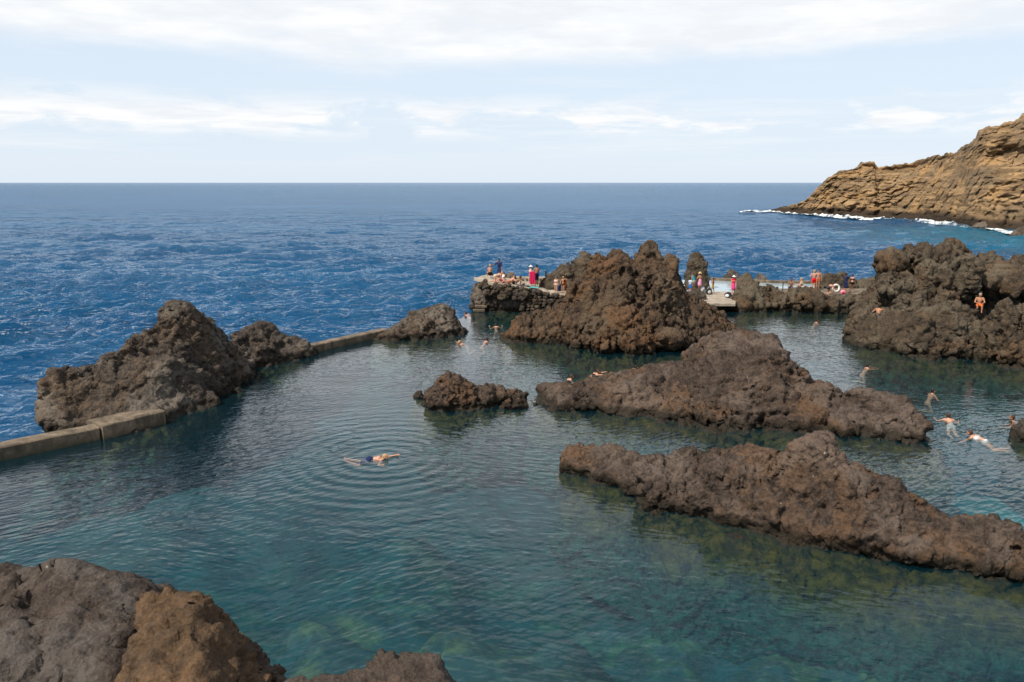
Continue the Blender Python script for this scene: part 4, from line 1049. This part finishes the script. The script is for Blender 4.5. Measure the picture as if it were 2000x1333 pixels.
q = pl(1020, 1.6); draped('beach_towel', 'grey towel laid out on the platform below the parapet', (q[0], q[1], q[2] + .03), .7, 1.6, (.3, .28, .26), 85, 5, flat=True)
def post(label, loc, h, r=.05):
    bm = bmesh.new()
    for (zz, rr) in ((0, r * 2.2), (.03, r * 2.2), (.04, r), (h - .1, r), (h - .09, r * 1.35), (h, r * 1.2), (h + .02, r * .3)):
        for k in range(12): bm.verts.new((rr * math.cos(k * .5236), rr * math.sin(k * .5236), zz))
    bm.verts.ensure_lookup_table()
    for i in range(6):
        for k in range(12): bm.faces.new([bm.verts[i * 12 + k], bm.verts[i * 12 + (k + 1) % 12], bm.verts[(i + 1) * 12 + (k + 1) % 12], bm.verts[(i + 1) * 12 + k]])
    bm.faces.new([bm.verts[72 + k] for k in range(12)])
    me = bpy.data.meshes.new('post'); bm.to_mesh(me); bm.free()
    o = link('post', me, DARK_METAL); o.location = loc; tag(o, label, 'post')
DARK_METAL = plain('dark_metal', (.02, .022, .025), .5, .3, 20, .5)
q = at_depth(1066, 545, 66.6); post('short black post at the end of the parapet coping', (q.x, q.y, 1.7), 1.25, .07)
q = at_depth(1529, 562, 68.5); post('thin black post by the gap in the rocks', (q.x, q.y, 1.0), .75, .04)

# by the walkway
person('small child in blue shorts at the edge of the cement slab', on(1347.5, 571, .9), yaw=-40, height=1.25, skin='pink', hair='black', top=(.5, .6, .68), shorts=((.02, .2, .6), .85), group=WG)
person('woman with long auburn hair and a teal top beside the rock pillar', on(1354.5, 570, .9), yaw=40, height=1.7, skin='tan', hair='red', longhair=True, female=True, top=(.02, .33, .42), sleeves=False, shorts=((.42, .32, .28), .5), lean=(0, .25, 1), group=WG)
person('woman in a straw hat and pink skirt', on(1366, 569, .9), yaw=25, height=1.68, skin='tan', hair='brown', female=True, hat=(.66, .48, .24), skirt=(.8, .36, .55), hands={-1: (-.3, .2, 1.0), 1: (.3, .2, 1.0)}, group=WG)
person('child in yellow trunks walking on the cement slab', on(1391.5, 573.5, .82), yaw=70, height=1.38, skin='tan', hair='black', shorts=(YEL, .45), top=(.3, .08, .1), sleeves=False, feet={-1: (-.08, .16, .06), 1: (.08, -.18, .06)}, group=WG)
person('woman in a red top, pink skirt and white sun hat on the slab', on(1431.5, 576, .82), yaw=175, height=1.66, skin='pink', hair='brown', female=True, hat=WHITE, top=(.72, .01, .04), sleeves=False, skirt=(.85, .06, .25), group=WG)
person('dark-haired tanned man sitting on the rock left of the blond woman', on(1544, 573, 1.0), yaw=150, **bench, skin='brown', hair='black', shorts=(NAVY, .7), group=WG)
person('blond woman sitting with bent knees on the rock edge', on(1565, 572, 1.0), yaw=75, **bench, skin='fair', hair='blond', longhair=True, female=True, bikini=(.65, .55, .4), group=WG)
person('man in bright red trunks standing with his back to us, hands on hips', on(1588, 568, 1.0), yaw=-5, height=1.84, skin='fair', hair='blond', shorts=(RED, .42), hands={-1: (-.2, .02, .98), 1: (.2, .02, .98)}, elbow={-1: (-1, -.5, 0), 1: (1, -.5, 0)}, group=WG)
person('man standing right behind the one in red trunks', on(1596.5, 565.5, 1.0), yaw=160, height=1.78, skin='tan', hair='black', shorts=((.5, .18, .1), .4), group=WG)
person('person bending down beside the life ring', on(1616, 576, 1.0), yaw=-60, pelvis=(0, 0, .62), lean=(0, .8, .25), feet={-1: (-.12, .1, .06), 1: (.12, -.1, .06)}, hands={-1: (-.15, .5, .2), 1: (.15, .5, .25)}, look=(0, .6, -.8), skin='pink', hair='brown', shorts=((.05, .05, .05), .2), group=WG)
person('man in a navy shirt reaching towards the woman beside him', on(1650, 573, 1.0), yaw=-75, height=1.75, skin='tan', hair='black', top=NAVY, shorts=((.02, .03, .1), .9), hands={-1: (-.1, .5, 1.25), 1: (.12, .5, 1.2)}, group=WG)
person('stout woman in a black bikini bottom having her back creamed', on(1662.5, 572, 1.0), yaw=-10, height=1.6, skin='fair', hair='brown', female=True, bikini=BLACK, fat=1.3, group=WG)
# seats cut for two people on the massif
person('man in orange shorts sitting on the rock at the right', at_depth(1911, 606, 48.6) - Vector((0, 0, .12)), yaw=155, **{**bench, 'pelvis': (0, 0, .42)}, skin='tan', hair='grey', shorts=(ORG, .75), group=WG)
person('person climbing the left foot of the large rock mass', at_depth(1716, 612, 50.0) - Vector((0, 0, 1.15)), yaw=-30, skin='tan', hair='black', shorts=(NAVY, .5), lean=(0, .35, 1), hands={-1: (-.25, .4, 1.2), 1: (.25, .42, 1.3)}, group=WG)

def ring(loc):
    root = empty('life_ring', loc, math.radians(8)); tag(root, 'white ring-shaped lifebuoy leaning on the rocks', 'life ring')
    def torus(name, R, r, a0, a1, n, m, mat, sq=1.0):
        V, Fc = [], []
        for i in range(n + 1):
            A = a0 + (a1 - a0) * i / n
            for k in range(m):
                B = 6.28318 * k / m; V.append((math.cos(A) * (R + r * math.cos(B)), r * sq * math.sin(B), math.sin(A) * (R + r * math.cos(B))))
        for i in range(n):
            for k in range(m): Fc.append((i * m + k, i * m + (k + 1) % m, (i + 1) * m + (k + 1) % m, (i + 1) * m + k))
        o = link(name, pymesh(name, V, Fc, True), mat, root); o.rotation_euler = (math.radians(-12), 0, 0); return o
    torus('ring', .29, .068, 0, 6.28319, 40, 12, plain('ring_white', (.82, .81, .78), .45, .06, 6))
    for k in range(4): torus('band', .29, .074, k * 1.5708 + .65, k * 1.5708 + .92, 4, 12, cloth((.55, .56, .58)))
    torus('grab_rope', .385, .012, 0, 6.28319, 40, 6, cloth((.6, .58, .5)))
q = at_depth(1633, 562, 67.4); ring((q.x, q.y, 1.37))
def bag(label, loc, col, col2, s=1.0, yaw=0):
    root = empty('bag', loc, math.radians(yaw)); root.scale = (s, s, s); tag(root, label, 'bag')
    V, Fc = [], []; lump(V, Fc, (0, 0, .2), (.26, .17, .22)); lump(V, Fc, (.05, 0, .12), (.24, .19, .14)); me = union('pouch', V, Fc, .03); co = get_co(me); set_co(me, co + get_no(me) * (.03 * fbm(co * 7, 2))[:, None]); me.materials.clear(); link('pouch', me, cloth(col), root)
    V, Fc = [], []; lump(V, Fc, (-.06, -.15, .16), (.15, .07, .12)); link('pocket', pymesh('pocket', V, Fc, True), cloth(col2), root)
    V, Fc = [], []
    for i in range(8): cone_cap(V, Fc, (-.12 + .24 * i / 8, 0, .38 + .14 * math.sin(3.14 * i / 8)), (-.12 + .24 * (i + 1) / 8, 0, .38 + .14 * math.sin(3.14 * (i + 1) / 8)), .014, .014, 6)
    link('handle', pymesh('handle', V, Fc, True), cloth(col2), root)
bag('black and white beach bag next to the child in yellow trunks', on(1384, 575, .82), (.03, .035, .03), (.6, .62, .6), 1.3, 30)
bag('dark bag with a white front at the foot of the pointed rock', on(1422, 582, .82), (.03, .035, .05), (.72, .73, .74), 1.2, -20)
bag('white bag behind the dark boulder', on(1372, 570, .82), (.65, .66, .68), (.2, .22, .26), 1.1, 60)
bag('small pink bag at the feet of the man in navy', on(1646, 575, 1.0), (.75, .3, .4), (.7, .05, .1), .9, 10)

# swimmers
def swim(label, px, row, yaw, tilt=.45, arms=None, **kw):
    w = at(px, row)
    L = Vector((0, math.cos(tilt), math.sin(tilt)))
    head_up = L * .62 + Vector((0, 0, .08))
    pel = Vector((0, 0, .12)) - head_up                     # keeps the head just clear of the surface
    tilt_ = max(tilt, .3); pel = Vector((0, -head_up.y, .14 - head_up.z))
    leg = Vector((0, -math.cos(tilt * .8), -math.sin(tilt * .8)))
    kl = .8 if tilt < .45 else .5
    feet = {-1: tuple(pel + leg * kl + Vector((-.12, 0, 0))), 1: tuple(pel + leg * kl * .93 + Vector((.14, 0, .02)))}
    arms = arms or {-1: (-.26, .3, -.3), 1: (.29, .24, -.34)}
    return person(label, (w.x, w.y, 0), yaw, pelvis=tuple(pel), lean=tuple(L), feet=feet, hands=arms, knee={-1: (-.3, .2, -1), 1: (.3, .2, -1)}, elbow={-1: (-1, -.2, -.8), 1: (1, -.2, -.8)}, look=kw.pop('look', (0, 1, .12)), group=SG, **kw)
swim('swimmer in the gap between the flat-topped rock and the platform', 909, 616, 60, .6, skin='pink', hair='brown')
swim('swimmer with arms spread, left of the tall stack', 969, 638, 5, .85, skin='fair', hair='black', arms={-1: (-.48, .1, -.06), 1: (.46, .14, -.06)})
swim('dark-haired swimmer below the tall stack\'s left tip', 952, 667, -60, .85, skin='pink', hair='black')
swim('blond swimmer stroking just below the flat-topped rock', 897, 673, 100, .55, skin='fair', hair='blond', arms={-1: (-.35, .35, -.03), 1: (.5, .1, .02)})
swim('swimmer in a dark swimsuit behind the left tip of the long ridge', 1117, 741, -75, .7, skin='fair', hair='brown', female=True, bikini=BLACK)
swim('swimmer stretching an arm towards the head next to her', 1169, 731, -85, .5, skin='fair', hair='brown', female=True, bikini=BLACK, arms={-1: (-.1, .55, .1), 1: (.25, .5, .02)})
swim('head of a swimmer half hidden right behind the long ridge', 1184, 738, 70, .9, skin='tan', hair='brown')
swim('swimmer just showing above the crest of the long ridge', 1243, 722, -70, .6, skin='fair', hair='black')
swim('lone swimmer far back below the basalt columns', 1596, 630, -80, 1.0, skin='fair', hair='black')
swim('swimmer with arms out in front below the large rock mass', 1696, 719, -80, .95, skin='fair', hair='black', arms={-1: (-.12, .6, -.05), 1: (.16, .58, -.05)})
swim('upright swimmer facing right near the end of the long ridge', 1822, 769, -75, 1.15, skin='fair', hair='black')
swim('swimmer doing breaststroke away from us, arms wide', 1851, 819, -15, .42, skin='fair', hair='brown', arms={-1: (-.47, .22, -.07), 1: (.47, .08, -.09)}, shorts=((.5, .5, .52), .2))
swim('woman gliding away with legs stretched out, nearest swimmer at right', 1893, 853, 45, .26, skin='fair', hair='brown', female=True, bikini=(.6, .62, .64))
swim('curly-haired swimmer at the right edge', 1976, 822, 60, 1.0, skin='tan', hair='brown')
# the man floating on his back in the open water, head to the right
w = at(752, 896)
person('man in dark trunks floating stretched out in the open middle of the pool', (w.x - .1, w.y, 0), -90, height=1.75, pelvis=(0, -.5, -.06), lean=(0, 1, .02), feet={-1: (-.1, -1.34, -.05), 1: (.12, -1.3, -.08)}, knee={-1: (-.2, 0, -1), 1: (.2, 0, -1)}, hands={-1: (-.25, .55, .06), 1: (.62, .1, -.03)}, elbow={-1: (-1, 0, .3), 1: (1, .2, 0)}, look=(.3, .9, .3), skin='fair', hair='blond', shorts=(NAVY, .6), group=SG)
